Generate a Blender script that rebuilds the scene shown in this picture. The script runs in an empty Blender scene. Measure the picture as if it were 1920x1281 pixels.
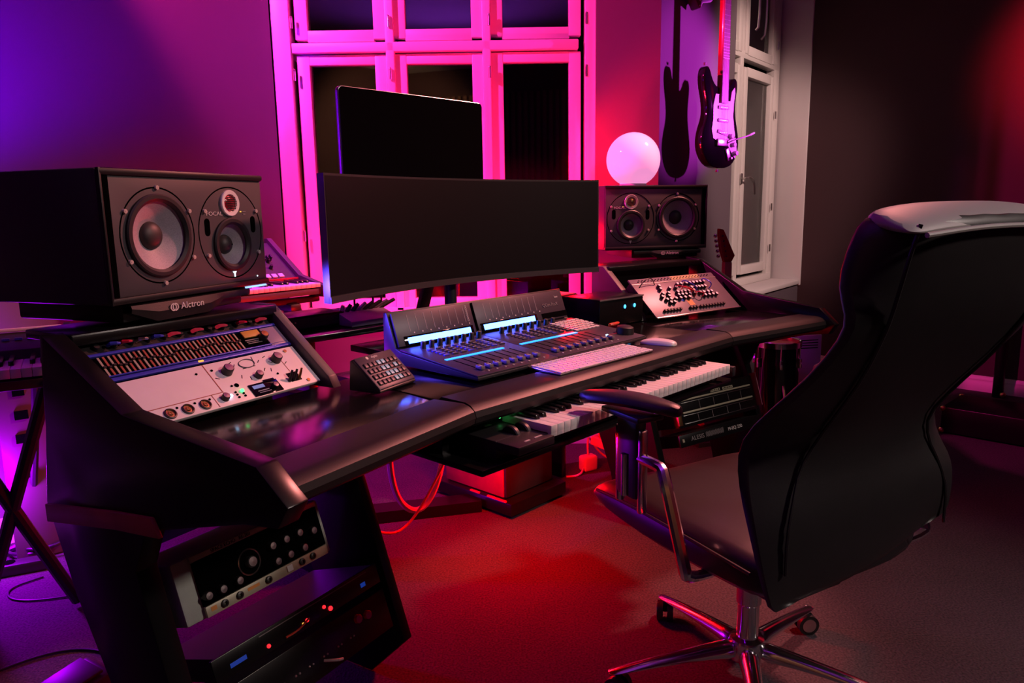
import bpy, bmesh, math, random
from mathutils import Vector, Matrix
random.seed(4)
C = bpy.context.scene.collection
R = math.radians
PI = math.pi

# ------------------------------------------------------------------ helpers
class B:
    """collects shapes into one mesh"""
    def __init__(s): s.bm = bmesh.new()
    def _add(s, t, M=None):
        if M is not None: bmesh.ops.transform(t, matrix=M, verts=t.verts)
        me = bpy.data.meshes.new('tmp'); t.to_mesh(me); t.free()
        s.bm.from_mesh(me); bpy.data.meshes.remove(me)
        return s
    def box(s, c, d, rot=(0, 0, 0), bev=0.0, seg=2):
        t = bmesh.new(); bmesh.ops.create_cube(t, size=1)
        bmesh.ops.scale(t, vec=d, verts=t.verts)
        if bev > 0:
            bmesh.ops.bevel(t, geom=t.edges[:], offset=min(bev, min(d) * .49), segments=seg, affect='EDGES', profile=.5)
        M = Matrix.Translation(c) @ Matrix.Rotation(rot[2], 4, 'Z') @ Matrix.Rotation(rot[1], 4, 'Y') @ Matrix.Rotation(rot[0], 4, 'X')
        return s._add(t, M)
    def cyl(s, a, b, r, r2=None, seg=24, cap=True):
        a = Vector(a); b = Vector(b); d = b - a
        t = bmesh.new()
        bmesh.ops.create_cone(t, cap_ends=cap, segments=seg, radius1=r, radius2=r if r2 is None else r2, depth=d.length)
        q = d.to_track_quat('Z', 'Y').to_matrix().to_4x4()
        return s._add(t, Matrix.Translation((a + b) / 2) @ q)
    def sph(s, c, r, u=24, v=14, sc=(1, 1, 1)):
        t = bmesh.new(); bmesh.ops.create_uvsphere(t, u_segments=u, v_segments=v, radius=r)
        bmesh.ops.scale(t, vec=sc, verts=t.verts)
        return s._add(t, Matrix.Translation(c))
    def prism(s, pts, axis, a, b, bev=0.0):
        """pts: 2-D outline; axis 'X': (y,z) outline run along x from a to b; 'Y': (x,z); 'Z': (x,y)"""
        t = bmesh.new()
        def P(p, h):
            return {'X': (h, p[0], p[1]), 'Y': (p[0], h, p[1]), 'Z': (p[0], p[1], h)}[axis]
        lo = [t.verts.new(P(p, a)) for p in pts]; hi = [t.verts.new(P(p, b)) for p in pts]
        t.faces.new(lo); t.faces.new(hi[::-1]); n = len(pts)
        for i in range(n):
            j = (i + 1) % n; t.faces.new((lo[j], lo[i], hi[i], hi[j]))
        bmesh.ops.recalc_face_normals(t, faces=t.faces)
        if bev: bmesh.ops.bevel(t, geom=t.edges[:], offset=bev, segments=2, affect='EDGES', profile=.5)
        return s._add(t)
    def lathe(s, prof, c=(0, 0, 0), axis='Z', seg=32, close=False):
        """prof: (radius, height) pairs turned round an axis through c"""
        t = bmesh.new(); rings = []
        for r, h in prof:
            ring = []
            for k in range(seg):
                a = 2 * PI * k / seg; u, v = r * math.cos(a), r * math.sin(a)
                p = {'Z': (u, v, h), 'Y': (u, h, v), 'X': (h, u, v)}[axis]
                ring.append(t.verts.new((p[0] + c[0], p[1] + c[1], p[2] + c[2])))
            rings.append(ring)
        for i in range(len(rings) - 1):
            for k in range(seg):
                j = (k + 1) % seg
                t.faces.new((rings[i][k], rings[i][j], rings[i + 1][j], rings[i + 1][k]))
        if close:
            t.faces.new(rings[0]); t.faces.new(rings[-1])
        bmesh.ops.remove_doubles(t, verts=t.verts, dist=1e-6)
        bmesh.ops.recalc_face_normals(t, faces=t.faces)
        return s._add(t)
    def tube(s, pts, r, seg=8, smooth=0):
        pts = [Vector(p) for p in pts]
        for _ in range(smooth):
            q = [pts[0]]
            for a, b in zip(pts, pts[1:]): q += [a * .75 + b * .25, a * .25 + b * .75]
            pts = q + [pts[-1]]
        t = bmesh.new(); rings = []
        up = Vector((0, 0, 1))
        prev = None
        for i, p in enumerate(pts):
            d = (pts[min(i + 1, len(pts) - 1)] - pts[max(i - 1, 0)]).normalized()
            if prev is None:
                x = d.cross(up)
                if x.length < 1e-3: x = d.cross(Vector((1, 0, 0)))
                x.normalize()
            else:
                x = (prev - d * prev.dot(d)).normalized()
            prev = x; y = d.cross(x)
            rr = r[min(int(round(i * (len(r) - 1) / (len(pts) - 1))), len(r) - 1)] if isinstance(r, (list, tuple)) else r
            rings.append([t.verts.new(p + x * rr * math.cos(2 * PI * k / seg) + y * rr * math.sin(2 * PI * k / seg)) for k in range(seg)])
        for a, b in zip(rings, rings[1:]):
            for k in range(seg):
                j = (k + 1) % seg; t.faces.new((a[k], a[j], b[j], b[k]))
        t.faces.new(rings[0][::-1]); t.faces.new(rings[-1])
        return s._add(t)
    def loft(s, rows, cap=True):
        t = bmesh.new(); rr = [[t.verts.new(p) for p in row] for row in rows]; n = len(rr[0])
        for a, b in zip(rr, rr[1:]):
            for k in range(n):
                j = (k + 1) % n; t.faces.new((a[k], a[j], b[j], b[k]))
        if cap: t.faces.new(rr[0][::-1]); t.faces.new(rr[-1])
        bmesh.ops.recalc_face_normals(t, faces=t.faces)
        return s._add(t)
    def grid(s, rows):
        t = bmesh.new(); rr = [[t.verts.new(p) for p in row] for row in rows]
        for a, b in zip(rr, rr[1:]):
            for k in range(len(a) - 1): t.faces.new((a[k], a[k + 1], b[k + 1], b[k]))
        return s._add(t)
    def obj(s, name, mat, parent=None, loc=None, angle=32, subsurf=0, **props):
        me = bpy.data.meshes.new(name); s.bm.to_mesh(me); s.bm.free()
        for p in me.polygons: p.use_smooth = True
        me.set_sharp_from_angle(angle=R(angle))
        me.materials.append(mat)
        o = bpy.data.objects.new(name, me); C.objects.link(o)
        if parent: o.parent = parent
        if loc: o.location = loc
        if subsurf:
            m = o.modifiers.new('soft', 'SUBSURF'); m.levels = subsurf; m.render_levels = subsurf
        for k, v in props.items(): o[k] = v
        return o

def thing(name, label, cat, loc=(0, 0, 0), rz=0, rx=0, group=None):
    o = bpy.data.objects.new(name, None); C.objects.link(o); o.empty_display_size = .05
    o.location = loc; o.rotation_euler = (R(rx), 0, R(rz)); o['label'] = label; o['category'] = cat
    if group: o['group'] = group
    return o
def tag(o, label, cat, group=None):
    o['label'] = label; o['category'] = cat
    if group: o['group'] = group
    return o
def struct(o): o['kind'] = 'structure'; return o
def text(name, s, size, mat, parent, loc, rx=90, rz=0, align='CENTER', depth=.0006, shear=0, sx=1.0):
    cu = bpy.data.curves.new('txt', 'FONT'); cu.body = s; cu.size = size; cu.align_x = align; cu.align_y = 'CENTER'
    cu.extrude = depth; cu.shear = shear
    t = bpy.data.objects.new('txt', cu); C.objects.link(t)
    me = bpy.data.meshes.new_from_object(t.evaluated_get(bpy.context.evaluated_depsgraph_get()))
    bpy.data.objects.remove(t); bpy.data.curves.remove(cu)
    me.materials.clear(); me.materials.append(mat)
    o = bpy.data.objects.new(name, me); C.objects.link(o); o.parent = parent; o.location = loc
    o.rotation_euler = (R(rx), 0, R(rz)); o.scale = (sx, 1, 1)
    return o
def cut(o, holes):
    '''drill round holes along y: (x, z, r, y0, y1)'''
    b = B()
    for x, z, r, y0, y1 in holes: b.cyl((x, y0, z), (x, y1, z), r, seg=48)
    k = b.obj('cutter', o.data.materials[0]); k.parent = o.parent
    m = o.modifiers.new('cut', 'BOOLEAN'); m.object = k; m.operation = 'DIFFERENCE'; m.solver = 'EXACT'
    bpy.context.view_layer.update()
    me = bpy.data.meshes.new_from_object(o.evaluated_get(bpy.context.evaluated_depsgraph_get()))
    o.modifiers.clear(); o.data = me; me.set_sharp_from_angle(angle=R(32)); bpy.data.objects.remove(k)
def dup(o, parent=None, loc=None):
    c = o.copy(); C.objects.link(c)
    if parent: c.parent = parent
    if loc is not None: c.location = loc
    for ch in list(o.children): dup(ch, c)
    return c

# ------------------------------------------------------------------ materials
def mat(name, col, rough=.5, metal=0., spec=.5, emit=None, es=0., coat=0., noise=None, bump=None, trans=0., sss=0.):
    m = bpy.data.materials.new(name); m.use_nodes = True; nt = m.node_tree
    b = nt.nodes['Principled BSDF']
    def S(k, v):
        if k in b.inputs: b.inputs[k].default_value = v
    S('Base Color', (*col, 1)); S('Roughness', rough); S('Metallic', metal); S('Specular IOR Level', spec)
    S('Coat Weight', coat); S('Transmission Weight', trans)
    if emit: S('Emission Color', (*emit, 1)); S('Emission Strength', es)
    if noise or bump:
        tc = nt.nodes.new('ShaderNodeTexCoord')
    if noise:
        sc, amt = noise
        n = nt.nodes.new('ShaderNodeTexNoise'); n.inputs['Scale'].default_value = sc; n.inputs['Detail'].default_value = 4
        nt.links.new(tc.outputs['Object'], n.inputs['Vector'])
        r = nt.nodes.new('ShaderNodeMapRange'); r.inputs[3].default_value = 1 - amt; r.inputs[4].default_value = 1 + amt
        nt.links.new(n.outputs['Fac'], r.inputs[0])
        mx = nt.nodes.new('ShaderNodeVectorMath'); mx.operation = 'SCALE'; mx.inputs[0].default_value = col
        nt.links.new(r.outputs[0], mx.inputs['Scale']); nt.links.new(mx.outputs[0], b.inputs['Base Color'])
    if bump:
        sc, st, dist = bump
        n = nt.nodes.new('ShaderNodeTexNoise'); n.inputs['Scale'].default_value = sc; n.inputs['Detail'].default_value = 3
        nt.links.new(tc.outputs['Object'], n.inputs['Vector'])
        bp = nt.nodes.new('ShaderNodeBump'); bp.inputs['Strength'].default_value = st; bp.inputs['Distance'].default_value = dist
        nt.links.new(n.outputs['Fac'], bp.inputs['Height']); nt.links.new(bp.outputs[0], b.inputs['Normal'])
    return m

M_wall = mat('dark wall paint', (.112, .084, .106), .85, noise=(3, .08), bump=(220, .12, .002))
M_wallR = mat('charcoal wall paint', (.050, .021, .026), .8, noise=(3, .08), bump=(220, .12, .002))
M_white = mat('white gloss paint', (.72, .69, .66), .38, noise=(6, .04))
M_reveal = mat('white wall paint', (.66, .62, .62), .7, noise=(5, .04), bump=(150, .1, .002))
M_ceil = mat('ceiling paint', (.6, .58, .6), .85, noise=(2, .05))
M_base = mat('baseboard paint', (.65, .62, .6), .45, noise=(5, .05))
M_blk = mat('black laminate', (.005, .0045, .005), .28, spec=.3, noise=(40, .15))
M_top = mat('black desk top', (.0045, .004, .0045), .17, spec=.38, noise=(30, .15))
M_pad = mat('padded vinyl', (.013, .012, .012), .42, spec=.28, bump=(500, .12, .001))
M_cab = mat('speaker cabinet ash', (.030, .027, .029), .5, noise=(60, .2), bump=(160, .1, .001))
M_baffle = mat('speaker baffle', (.05, .045, .05), .55, bump=(600, .1, .0005))
M_rub = mat('rubber', (.012, .011, .012), .45)
M_hole = mat('dark opening', (.0015, .0015, .0015), 1., spec=.0)
M_cone = mat('woven speaker cone', (.33, .29, .33), .5, noise=(420, .35), bump=(600, .35, .0008))
M_dust = mat('speaker dust cap', (.03, .025, .025), .5)
M_steel = mat('brushed steel', (.62, .6, .58), .28, 1., noise=(60, .12))
M_chrome = mat('chrome', (.85, .85, .87), .16, 1.)
M_gold = mat('brass', (.75, .45, .18), .3, 1.)
M_wht = mat('white plastic', (.72, .7, .68), .4)
M_key = mat('white keys', (.8, .76, .74), .3)
M_bkey = mat('black keys', (.012, .011, .013), .25)
M_dark = mat('dark plastic', (.02, .018, .02), .42, noise=(80, .12))
M_grey = mat('grey aluminium', (.17, .15, .155), .42, .3, noise=(60, .1))
M_mix = mat('console metal', (.05, .044, .06), .42, .3, noise=(80, .1))
M_scr = mat('screen glass', (.004, .004, .0045), .38, spec=.3)
M_gls = mat('glossy screen glass', (.003, .003, .0035), .06, spec=.4)
M_cream = mat('pale faceplate', (.74, .70, .68), .42, noise=(30, .05))
M_blue = mat('blue anodised frame', (.05, .06, .50), .35, .3, noise=(60, .1))
M_yel = mat('amber meter', (.5, .28, .04), .5)
M_green = mat('grey green vinyl', (.34, .38, .33), .6, noise=(40, .12), bump=(300, .15, .001))
M_silver = mat('aged silver strip', (.36, .34, .24), .45, .2, noise=(50, .12))
M_lea = mat('black leather', (.016, .014, .015), .42, spec=.5, noise=(30, .15), bump=(260, .1, .0012))
M_seat = mat('seat leather', (.017, .012, .015), .44, spec=.45, noise=(30, .12), bump=(260, .1, .0012))
M_cap_lit = mat('lit headrest leather', (.34, .32, .30), .5, bump=(260, .1, .0012))  # light on the black chair top is put into this paler leather
M_screw = mat('plated screw', (.62, .56, .5), .35, .35)
M_wood = mat('reddened wood', (.30, .07, .04), .45, noise=(18, .35))  # red light on the desk trim strip is mixed into this colour
M_orange = mat('varnished wood', (.55, .22, .05), .4, noise=(25, .3))
M_slat = mat('wood slats', (.16, .075, .04), .55, noise=(14, .3))
M_blind = mat('window blind fabric', (.20, .155, .16), .8, noise=(8, .08))
M_red = mat('red lacquer', (.45, .01, .03), .2, coat=.5)
M_head = mat('amber drum head', (.55, .22, .10), .45, noise=(20, .2))
M_txt = mat('pale lettering', (.6, .58, .55), .5)
M_txg = mat('grey lettering', (.22, .20, .2), .5)
M_cab2 = mat('black cable', (.015, .014, .016), .45)
M_pinkc = mat('pale cable', (.6, .55, .55), .45)
M_redc = mat('red cable', (.6, .06, .03), .4)
M_paper = mat('paper', (.7, .68, .66), .7)
M_synth = mat('synth panel', (.07, .055, .07), .45, noise=(60, .12))
M_mod = mat('module faceplate', (.13, .11, .135), .4, .2, noise=(35, .12))
M_gtr = mat('black guitar lacquer', (.006, .005, .006), .08, coat=.6)
M_pick = mat('pickguard', (.78, .72, .72), .3)
M_maple = mat('maple', (.55, .33, .18), .35, noise=(25, .15))
M_fret = mat('fretboard', (.30, .20, .19), .4, noise=(25, .2))
def em(name, col, st): return mat(name, (.01, .01, .01), .4, emit=col, es=st)
E_lcd = em('lit lcd', (.028, .10, 1.), 24.0)
E_blue = em('blue light strip', (.010, .20, 1.), 3.6)
E_led = em('blue led', (.05, .42, 1.), 3.5)
E_wled = em('blue white led', (.3, .65, 1.), 4.)
E_green = em('green led', (.08, 1., .22), 3.)
E_red = em('red led', (1., .02, .03), 1.6)
E_redd = em('dim red lamp', (.7, .02, .05), .35)
E_white = em('white indicator', (.8, .9, 1.), 1.6)
E_amb = em('amber led', (1., .5, .08), 1.2)
E_scr = em('small screen', (.30, .36, .85), .5)
E_blued = em('dim blue mark', (.02, .10, .8), .25)

def carpet():
    m = bpy.data.materials.new('carpet'); m.use_nodes = True; nt = m.node_tree; b = nt.nodes['Principled BSDF']
    b.inputs['Roughness'].default_value = .95; b.inputs['Specular IOR Level'].default_value = .1
    tc = nt.nodes.new('ShaderNodeTexCoord')
    n = nt.nodes.new('ShaderNodeTexNoise'); n.inputs['Scale'].default_value = 170; n.inputs['Detail'].default_value = 2
    n2 = nt.nodes.new('ShaderNodeTexNoise'); n2.inputs['Scale'].default_value = 3; n2.inputs['Detail'].default_value = 3
    for q in (n, n2): nt.links.new(tc.outputs['Object'], q.inputs['Vector'])
    ad = nt.nodes.new('ShaderNodeMath'); ad.operation = 'MULTIPLY_ADD'; ad.inputs[1].default_value = .25
    nt.links.new(n2.outputs['Fac'], ad.inputs[0]); nt.links.new(n.outputs['Fac'], ad.inputs[2])
    cr = nt.nodes.new('ShaderNodeValToRGB'); cr.color_ramp.elements[0].position = .38; cr.color_ramp.elements[1].position = .82
    cr.color_ramp.elements[0].color = (.03, .026, .03, 1); cr.color_ramp.elements[1].color = (.085, .066, .074, 1)
    nt.links.new(ad.outputs[0], cr.inputs[0]); nt.links.new(cr.outputs[0], b.inputs['Base Color'])
    bp = nt.nodes.new('ShaderNodeBump'); bp.inputs['Strength'].default_value = .5; bp.inputs['Distance'].default_value = .004
    nt.links.new(n.outputs['Fac'], bp.inputs['Height']); nt.links.new(bp.outputs[0], b.inputs['Normal'])
    return m
M_carpet = carpet()
def pane_mat():
    m = bpy.data.materials.new('window glass'); m.use_nodes = True; nt = m.node_tree
    for n in list(nt.nodes):
        if n.type != 'OUTPUT_MATERIAL': nt.nodes.remove(n)
    out = [n for n in nt.nodes if n.type == 'OUTPUT_MATERIAL'][0]
    g = nt.nodes.new('ShaderNodeBsdfGlossy'); g.inputs['Roughness'].default_value = .015
    t = nt.nodes.new('ShaderNodeBsdfTransparent'); t.inputs['Color'].default_value = (.9, .9, .9, 1)
    f = nt.nodes.new('ShaderNodeFresnel'); f.inputs['IOR'].default_value = 2.1
    x = nt.nodes.new('ShaderNodeMixShader')
    nt.links.new(f.outputs[0], x.inputs[0]); nt.links.new(t.outputs[0], x.inputs[1]); nt.links.new(g.outputs[0], x.inputs[2])
    nt.links.new(x.outputs[0], out.inputs['Surface'])
    return m
M_pane = pane_mat()
def globe_mat():
    # opal glass shell lit from inside by its bulb
    m = bpy.data.materials.new('opal globe'); m.use_nodes = True; nt = m.node_tree; b = nt.nodes['Principled BSDF']
    b.inputs['Base Color'].default_value = (.9, .8, .86, 1); b.inputs['Roughness'].default_value = .12
    b.inputs['Emission Color'].default_value = (1., .34, .72, 1); b.inputs['Emission Strength'].default_value = .8
    return m
M_globe = globe_mat()

# ------------------------------------------------------------------ frames
O = Vector((.310, 1.957)); A0 = 47.0
def rot2(v, deg):
    a = R(deg); return Vector((v[0] * math.cos(a) - v[1] * math.sin(a), v[0] * math.sin(a) + v[1] * math.cos(a)))
def D(x, y, z=0.):                      # desk frame -> world
    p = O + rot2((x, y), A0); return Vector((p.x, p.y, z))
WA = 11.5
def W(s, x, y, z=0.):                   # wing frame (s=-1 left, 1 right) -> world
    q = Vector((s * .583, 0)) + rot2((x, y), -s * WA); return D(q.x, q.y, z)
AW = {-1: A0 + WA, 1: A0 - WA}

# ------------------------------------------------------------------ room
Hc = 3.0
wl0 = Vector((-1.086, 3.62)); wl1 = Vector((-4.0, -.485)); P0 = Vector((.706, 3.62)); P1 = Vector((2.07, 5.377))
rb = P1 + Vector((.707, -.707)) * 5.0; bk0 = Vector((-1.4, -3.3)); bk1 = Vector((3.6, -1.5))
outline = [wl0, P0, P1, rb, bk1, bk0, wl1]
def off_poly(d):
    cx = sum((p for p in outline), Vector((0, 0))) / len(outline)
    return [cx + (p - cx) * (1 + d) for p in outline]
b = B(); b.prism([(p.x, p.y) for p in off_poly(.12)], 'Z', -.06, 0); struct(b.obj('floor', M_carpet))
b = B(); b.prism([(p.x, p.y) for p in off_poly(.12)], 'Z', Hc, Hc + .06); struct(b.obj('ceiling', M_ceil))
def wall(name, a, c, m, z0=0, z1=Hc, th=.12, parts=None):
    """wall from a to c (room on the right hand of a->c); parts: list of (t0,t1,z0,z1)"""
    d = c - a; L = d.length; ang = math.atan2(d.y, d.x)
    b = B()
    for (t0, t1, za, zb) in (parts or [(0, L, z0, z1)]):
        b.box(((t0 + t1) / 2, th / 2, (za + zb) / 2), (t1 - t0, th, zb - za))
    o = b.obj(name, m); o.location = (a.x, a.y, 0); o.rotation_euler = (0, 0, ang); struct(o); return o
L1 = (P0 - wl0).length; L2 = (P1 - P0).length
wall('wall_left', wl1, wl0, M_wall)
wall('wall_back', wl0, P0, M_wall, th=.16, parts=[(0, L1, 0, .64), (1.496, L1, .64, Hc), (0, 1.496, 2.86, Hc)])
wall('wall_corner', P0, P1, M_wall, th=.3, parts=[(0, L2, 0, .60), (0, .90, .60, Hc), (.90, L2, 2.86, Hc)])
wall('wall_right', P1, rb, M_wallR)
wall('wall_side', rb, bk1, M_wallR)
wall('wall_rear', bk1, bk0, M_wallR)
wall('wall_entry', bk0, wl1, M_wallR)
# painted reveal beside the second window, in line with the right wall
gdir = (P1 - P0).normalized(); gn = Vector((-gdir.y, gdir.x)); gang = math.degrees(math.atan2(gdir.y, gdir.x))
def G(t, d, z): p = P0 + gdir * t + gn * d; return Vector((p.x, p.y, z))
# skirting
def skirting(name, a, c, t0, t1, prof):
    d = c - a; b = B(); b.prism(prof, 'X', t0, t1)
    o = b.obj(name, M_base); o.location = (a.x, a.y, 0); o.rotation_euler = (0, 0, math.atan2(d.y, d.x)); struct(o)
pf = [(0, 0), (-.016, 0), (-.016, .055), (-.013, .06), (-.013, .075), (-.009, .08), (-.006, .095), (0, .098)]
skirting('baseboard_left', wl1, wl0, .0, (wl0 - wl1).length, pf)
skirting('baseboard_right', P1, rb, .0, 5.0, pf)
skirting('baseboard_back', wl0, P0, 0, L1, pf)
# ---- window 1
wn = thing('window_1', 'x', 'x'); del wn['label']; del wn['category']; wn['kind'] = 'structure'
YF = 3.635
b = B()
b.box((-1.043, YF + .04, 1.76), (.084, .09, 2.2), bev=.004)                 # casing left
b.box((.385, YF + .04, 1.76), (.05, .09, 2.2), bev=.004)
b.box((-.35, YF + .045, 1.915), (1.36, .08, .044), bev=.006)
b.box((-.35, YF + .075, 1.90), (1.36, .04, .07), bev=.004)
b.box((-.35, YF + .05, .675), (1.36, .09, .05), bev=.004)
b.box((-.35, YF + .05, 2.855), (1.45, .09, .05), bev=.004)
for x in (-.544, -.096):
    b.box((x, YF + .05, 1.76), (.040, .09, 2.16), bev=.006)
b.obj('window_frame', M_white, wn)
for (xa, xb) in ((-.925, -.62), (-.472, -.166), (-.021, .287)):
    for (za, zb, o0, o1) in ((.741, 1.842, .042, .045), (1.996, 2.80, .052, .03)):
        sx0, sx1 = xa - .060, xb + .055
        b = B()
        yy = YF + .052; dp = .045
        b.box(((sx0 + xa) / 2, yy, (za + zb) / 2), (xa - sx0, dp, zb - za + o0 + o1), bev=.004)
        b.box(((sx1 + xb) / 2, yy, (za + zb) / 2), (sx1 - xb, dp, zb - za + o0 + o1), bev=.004)
        b.box(((xa + xb) / 2, yy, za - o0 / 2), (xb - xa + .004, dp - .004, o0), bev=.003)
        b.box(((xa + xb) / 2, yy, zb + o1 / 2), (xb - xa + .004, dp - .004, o1), bev=.003)
        f = b.obj('sash', M_white, wn)
        b = B(); b.box(((xa + xb) / 2, yy + .008, (za + zb) / 2), (xb - xa + .01, .004, zb - za + .01)); b.obj('pane', M_pane, f)
for x in (-.990, -.545, -.083, .365):
    for z in (2.02, 1.79, 1.05):
        b = B(); b.cyl((x, YF - .004, z - .022), (x, YF - .004, z + .022), .006, seg=10); b.sph((x, YF - .004, z + .026), .006, 8, 6); b.obj('hinge', M_steel, wn)
b = B(); b.box((-.34, 3.60, .645), (1.5, .16, .03), bev=.006); struct(b.obj('trim_1', M_white))
b = B(); b.box((-.35, 3.80, 1.75), (1.8, .02, 2.4)); struct(b.obj('night_sheet', mat('night outside', (.004, .003, .004), .9)))  # dark sheet added behind the panes to stand for night
# ---- window 2
w2 = thing('window_2', 'x', 'x', loc=(P0.x, P0.y, 0), rz=gang); del w2['label']; del w2['category']; w2['kind'] = 'structure'
b = B()
yy = .225
b.box((1.515, yy, 1.75), (.055, .06, 2.24), bev=.005)
b.box((2.165, yy, 1.75), (.10, .06, 2.24), bev=.005)
b.box((.935, yy, 1.75), (.06, .06, 2.24), bev=.005)
b.box((1.55, yy, 2.105), (1.3, .062, .05), bev=.008)
b.box((1.55, yy, .655), (1.3, .07, .05), bev=.006)
b.box((1.55, yy, 2.84), (1.3, .06, .05), bev=.004)
b.obj('window_frame', M_white, w2)
for (xa, xb) in ((1.03, 1.43), (1.605, 2.035)):
    for (za, zb) in ((.765, 1.975), (2.165, 2.77)):
        b = B(); q = yy - .012
        b.box((xa - .03, q, (za + zb) / 2), (.06, .05, zb - za + .11), bev=.006)
        b.box((xb + .03, q, (za + zb) / 2), (.06, .05, zb - za + .11), bev=.006)
        b.box(((xa + xb) / 2, q, za - .03), (xb - xa + .01, .05, .06), bev=.006)
        b.box(((xa + xb) / 2, q, zb + .03), (xb - xa + .01, .05, .06), bev=.006)
        f = b.obj('sash', M_white, w2)
        b = B(); b.box(((xa + xb) / 2, q + .008, (za + zb) / 2), (xb - xa + .01, .004, zb - za + .01)); b.obj('pane', M_pane, f)
        b = B(); rows = []
        for k in range(41):
            u = xa + (xb - xa) * k / 40; rows.append([(u, q + .05 + .006 * math.sin(k * 1.9) + .003 * math.sin(k * .7), za - .02), (u, q + .05 + .006 * math.sin(k * 1.9), zb + .02)])
        b.grid(rows); b.obj('curtain', M_blind, w2)
def handle(x, z, q=.185):
    b = B(); b.box((x, q, z), (.022, .012, .07), bev=.005)
    b.tube([(x, q - .01, z), (x, q - .045, z + .005), (x + .045, q - .05, z + .004), (x + .09, q - .05, z - .025), (x + .105, q - .05, z - .10)], .007, 8, 2)
    b.obj('handle', M_steel, w2)
handle(1.545, 1.335); 
b = B(); b.tube([(1.60, .15, 2.6), (1.60, .13, 2.55), (1.60, .13, 2.27), (1.60, .15, 2.25)], .008, 8, 1); b.tube([(1.70, .15, 2.6), (1.70, .12, 2.55), (1.70, .12, 2.24), (1.70, .15, 2.21)], .008, 8, 1)
b.obj('pull_bar', M_steel, w2)
for z in (1.15, 1.78, .86, 2.24):
    b = B(); b.cyl((2.118, .178, z - .025), (2.118, .178, z + .025), .006, seg=8); b.obj('hinge', M_steel, w2)
b = B(); b.box((1.56, .11, .615), (1.38, .25, .03), bev=.006); o = b.obj('trim_2', M_reveal); o.location = (P0.x, P0.y, 0); o.rotation_euler = (0, 0, R(gang)); struct(o)
# reveal slab: continues the right wall outward
b = B(); rdir = Vector((-.707, .707)); a = math.degrees(math.atan2(rdir.y, rdir.x))
b.box((.13, -.012, 1.74), (.30, .05, 2.30), bev=.008)
o = b.obj('trim_3', M_reveal); o.location = (P1.x, P1.y, 0); o.rotation_euler = (0, 0, R(a)); struct(o)
b = B(); b.box((1.5, .42, 1.75), (1.7, .02, 2.6)); o = b.obj('night_sheet_far', mat('night outside 2', (.01, .008, .009), .9)); o.location = (P0.x, P0.y, 0); o.rotation_euler = (0, 0, R(gang)); struct(o)  # dark sheet added as night behind the second window
# slatted acoustic wall behind the camera, seen mirrored in the window panes
d = bk0 - bk1; b = B()
for k in range(56):
    b.box((.25 + k * .085, -.03, 1.35), (.045, .05, 2.6))
o = b.obj('wall_panelling', M_slat); o.location = (bk1.x, bk1.y, 0); o.rotation_euler = (0, 0, math.atan2(d.y, d.x)); struct(o)

# ------------------------------------------------------------------ studio desk
desk = thing('studio_desk', 'large black studio desk with angled rack wings and padded front edge', 'desk', D(0, 0, 0), A0)
def in_wing(s, o):                       # place a child built in wing coordinates under the desk root
    o.location = (s * .583, 0, 0); o.rotation_euler = (0, 0, R(-s * WA)); return o
b = B(); b.prism([(-.583, .07), (.583, .07), (.583, .52), (-.583, .52)], 'Z', .718, .755, bev=.002)
b.obj('desktop', M_top, desk)
padp = [(.105, .728), (.105, .757), (.098, .763), (.02, .763), (.004, .758), (-.008, .748), (-.012, .735), (-.008, .722), (.004, .713), (.03, .712), (.09, .716)]
b = B(); b.prism(padp, 'X', -.581, .581); b.obj('armrest_pad', M_pad, desk)
for s in (-1, 1):
    xi, xo = (.503, .546) if s < 0 else (.530, .560)
    b = B()
    pts = [(0.10 * -s, .44), (0, .07), (s * (xi - .001), .07), (s * (xi - .001), .44)]
    b.prism(pts, 'Z', .719, .7545, bev=.002); in_wing(s, b.obj('desktop', M_top, desk))
    b = B(); b.prism(padp, 'X', min(s * .002, s * (xi - .002)), max(s * .002, s * (xi - .002))); in_wing(s, b.obj('armrest_pad', M_pad, desk))
    xi, xo = (.503, .546) if s < 0 else (.530, .560)
    # outer side panel: rack slope, nose and slanted leg in one board
    e_ = -.035 if s < 0 else -.07
    prof = [(.76, .965), (.59, .945), (.36, .828), (.02, .792), (-.045, .738), (-.02, .700), (.06, .69), (.36 + e_, .62), (.403 + e_, .533),
            (.271 + e_, .125), (.385 + e_, .01), (.46, .01), (.50, .16), (.66, .50), (.74, .74)]
    if s < 0: prof = [(.60, .95), (.585, .945)] + prof[2:11] + [(.44, .01), (.495, .26), (.585, .43), (.653, .61), (.62, .77)]
    b = B(); b.prism(prof, 'X', min(s * xi, s * xo), max(s * xi, s * xo), bev=.003); in_wing(s, b.obj('side_panel', M_blk, desk))
    # inner board of the pedestal
    prof2 = [(.66, .717), (.38 + e_, .717), (.38 + e_, .60), (.403 + e_, .533), (.271 + e_, .125), (.385 + e_, .01), (.46, .01), (.50, .16), (.66, .50)]
    b = B(); b.prism(prof2, 'X', -s * .055, -s * .025, bev=.003); in_wing(s, b.obj('side_panel', M_blk, desk))
    # sloping strip beside the upper rack
    b = B(); b.prism([(.385, .757), (.40, .785), (.595, .945), (.66, .945), (.66, .757)], 'X', -s * .012, s * .014, bev=.002)
    in_wing(s, b.obj('rack_cheek', mat('rack cheek vinyl', (.085, .078, .072), .45), desk))
    b = B(); b.box((s * xi / 2, .66, .935), (xi - .004, .17, .018), bev=.003); b.box((s * xi / 2, .578, .932), (xi - .006, .008, .02), bev=.002)
    in_wing(s, b.obj('rack_top', M_blk, desk))
    b = B(); b.box((s * (xi - .03) / 2, .625, .685), (xi - .03, .016, .48)); in_wing(s, b.obj('back_panel', M_blk, desk))
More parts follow.
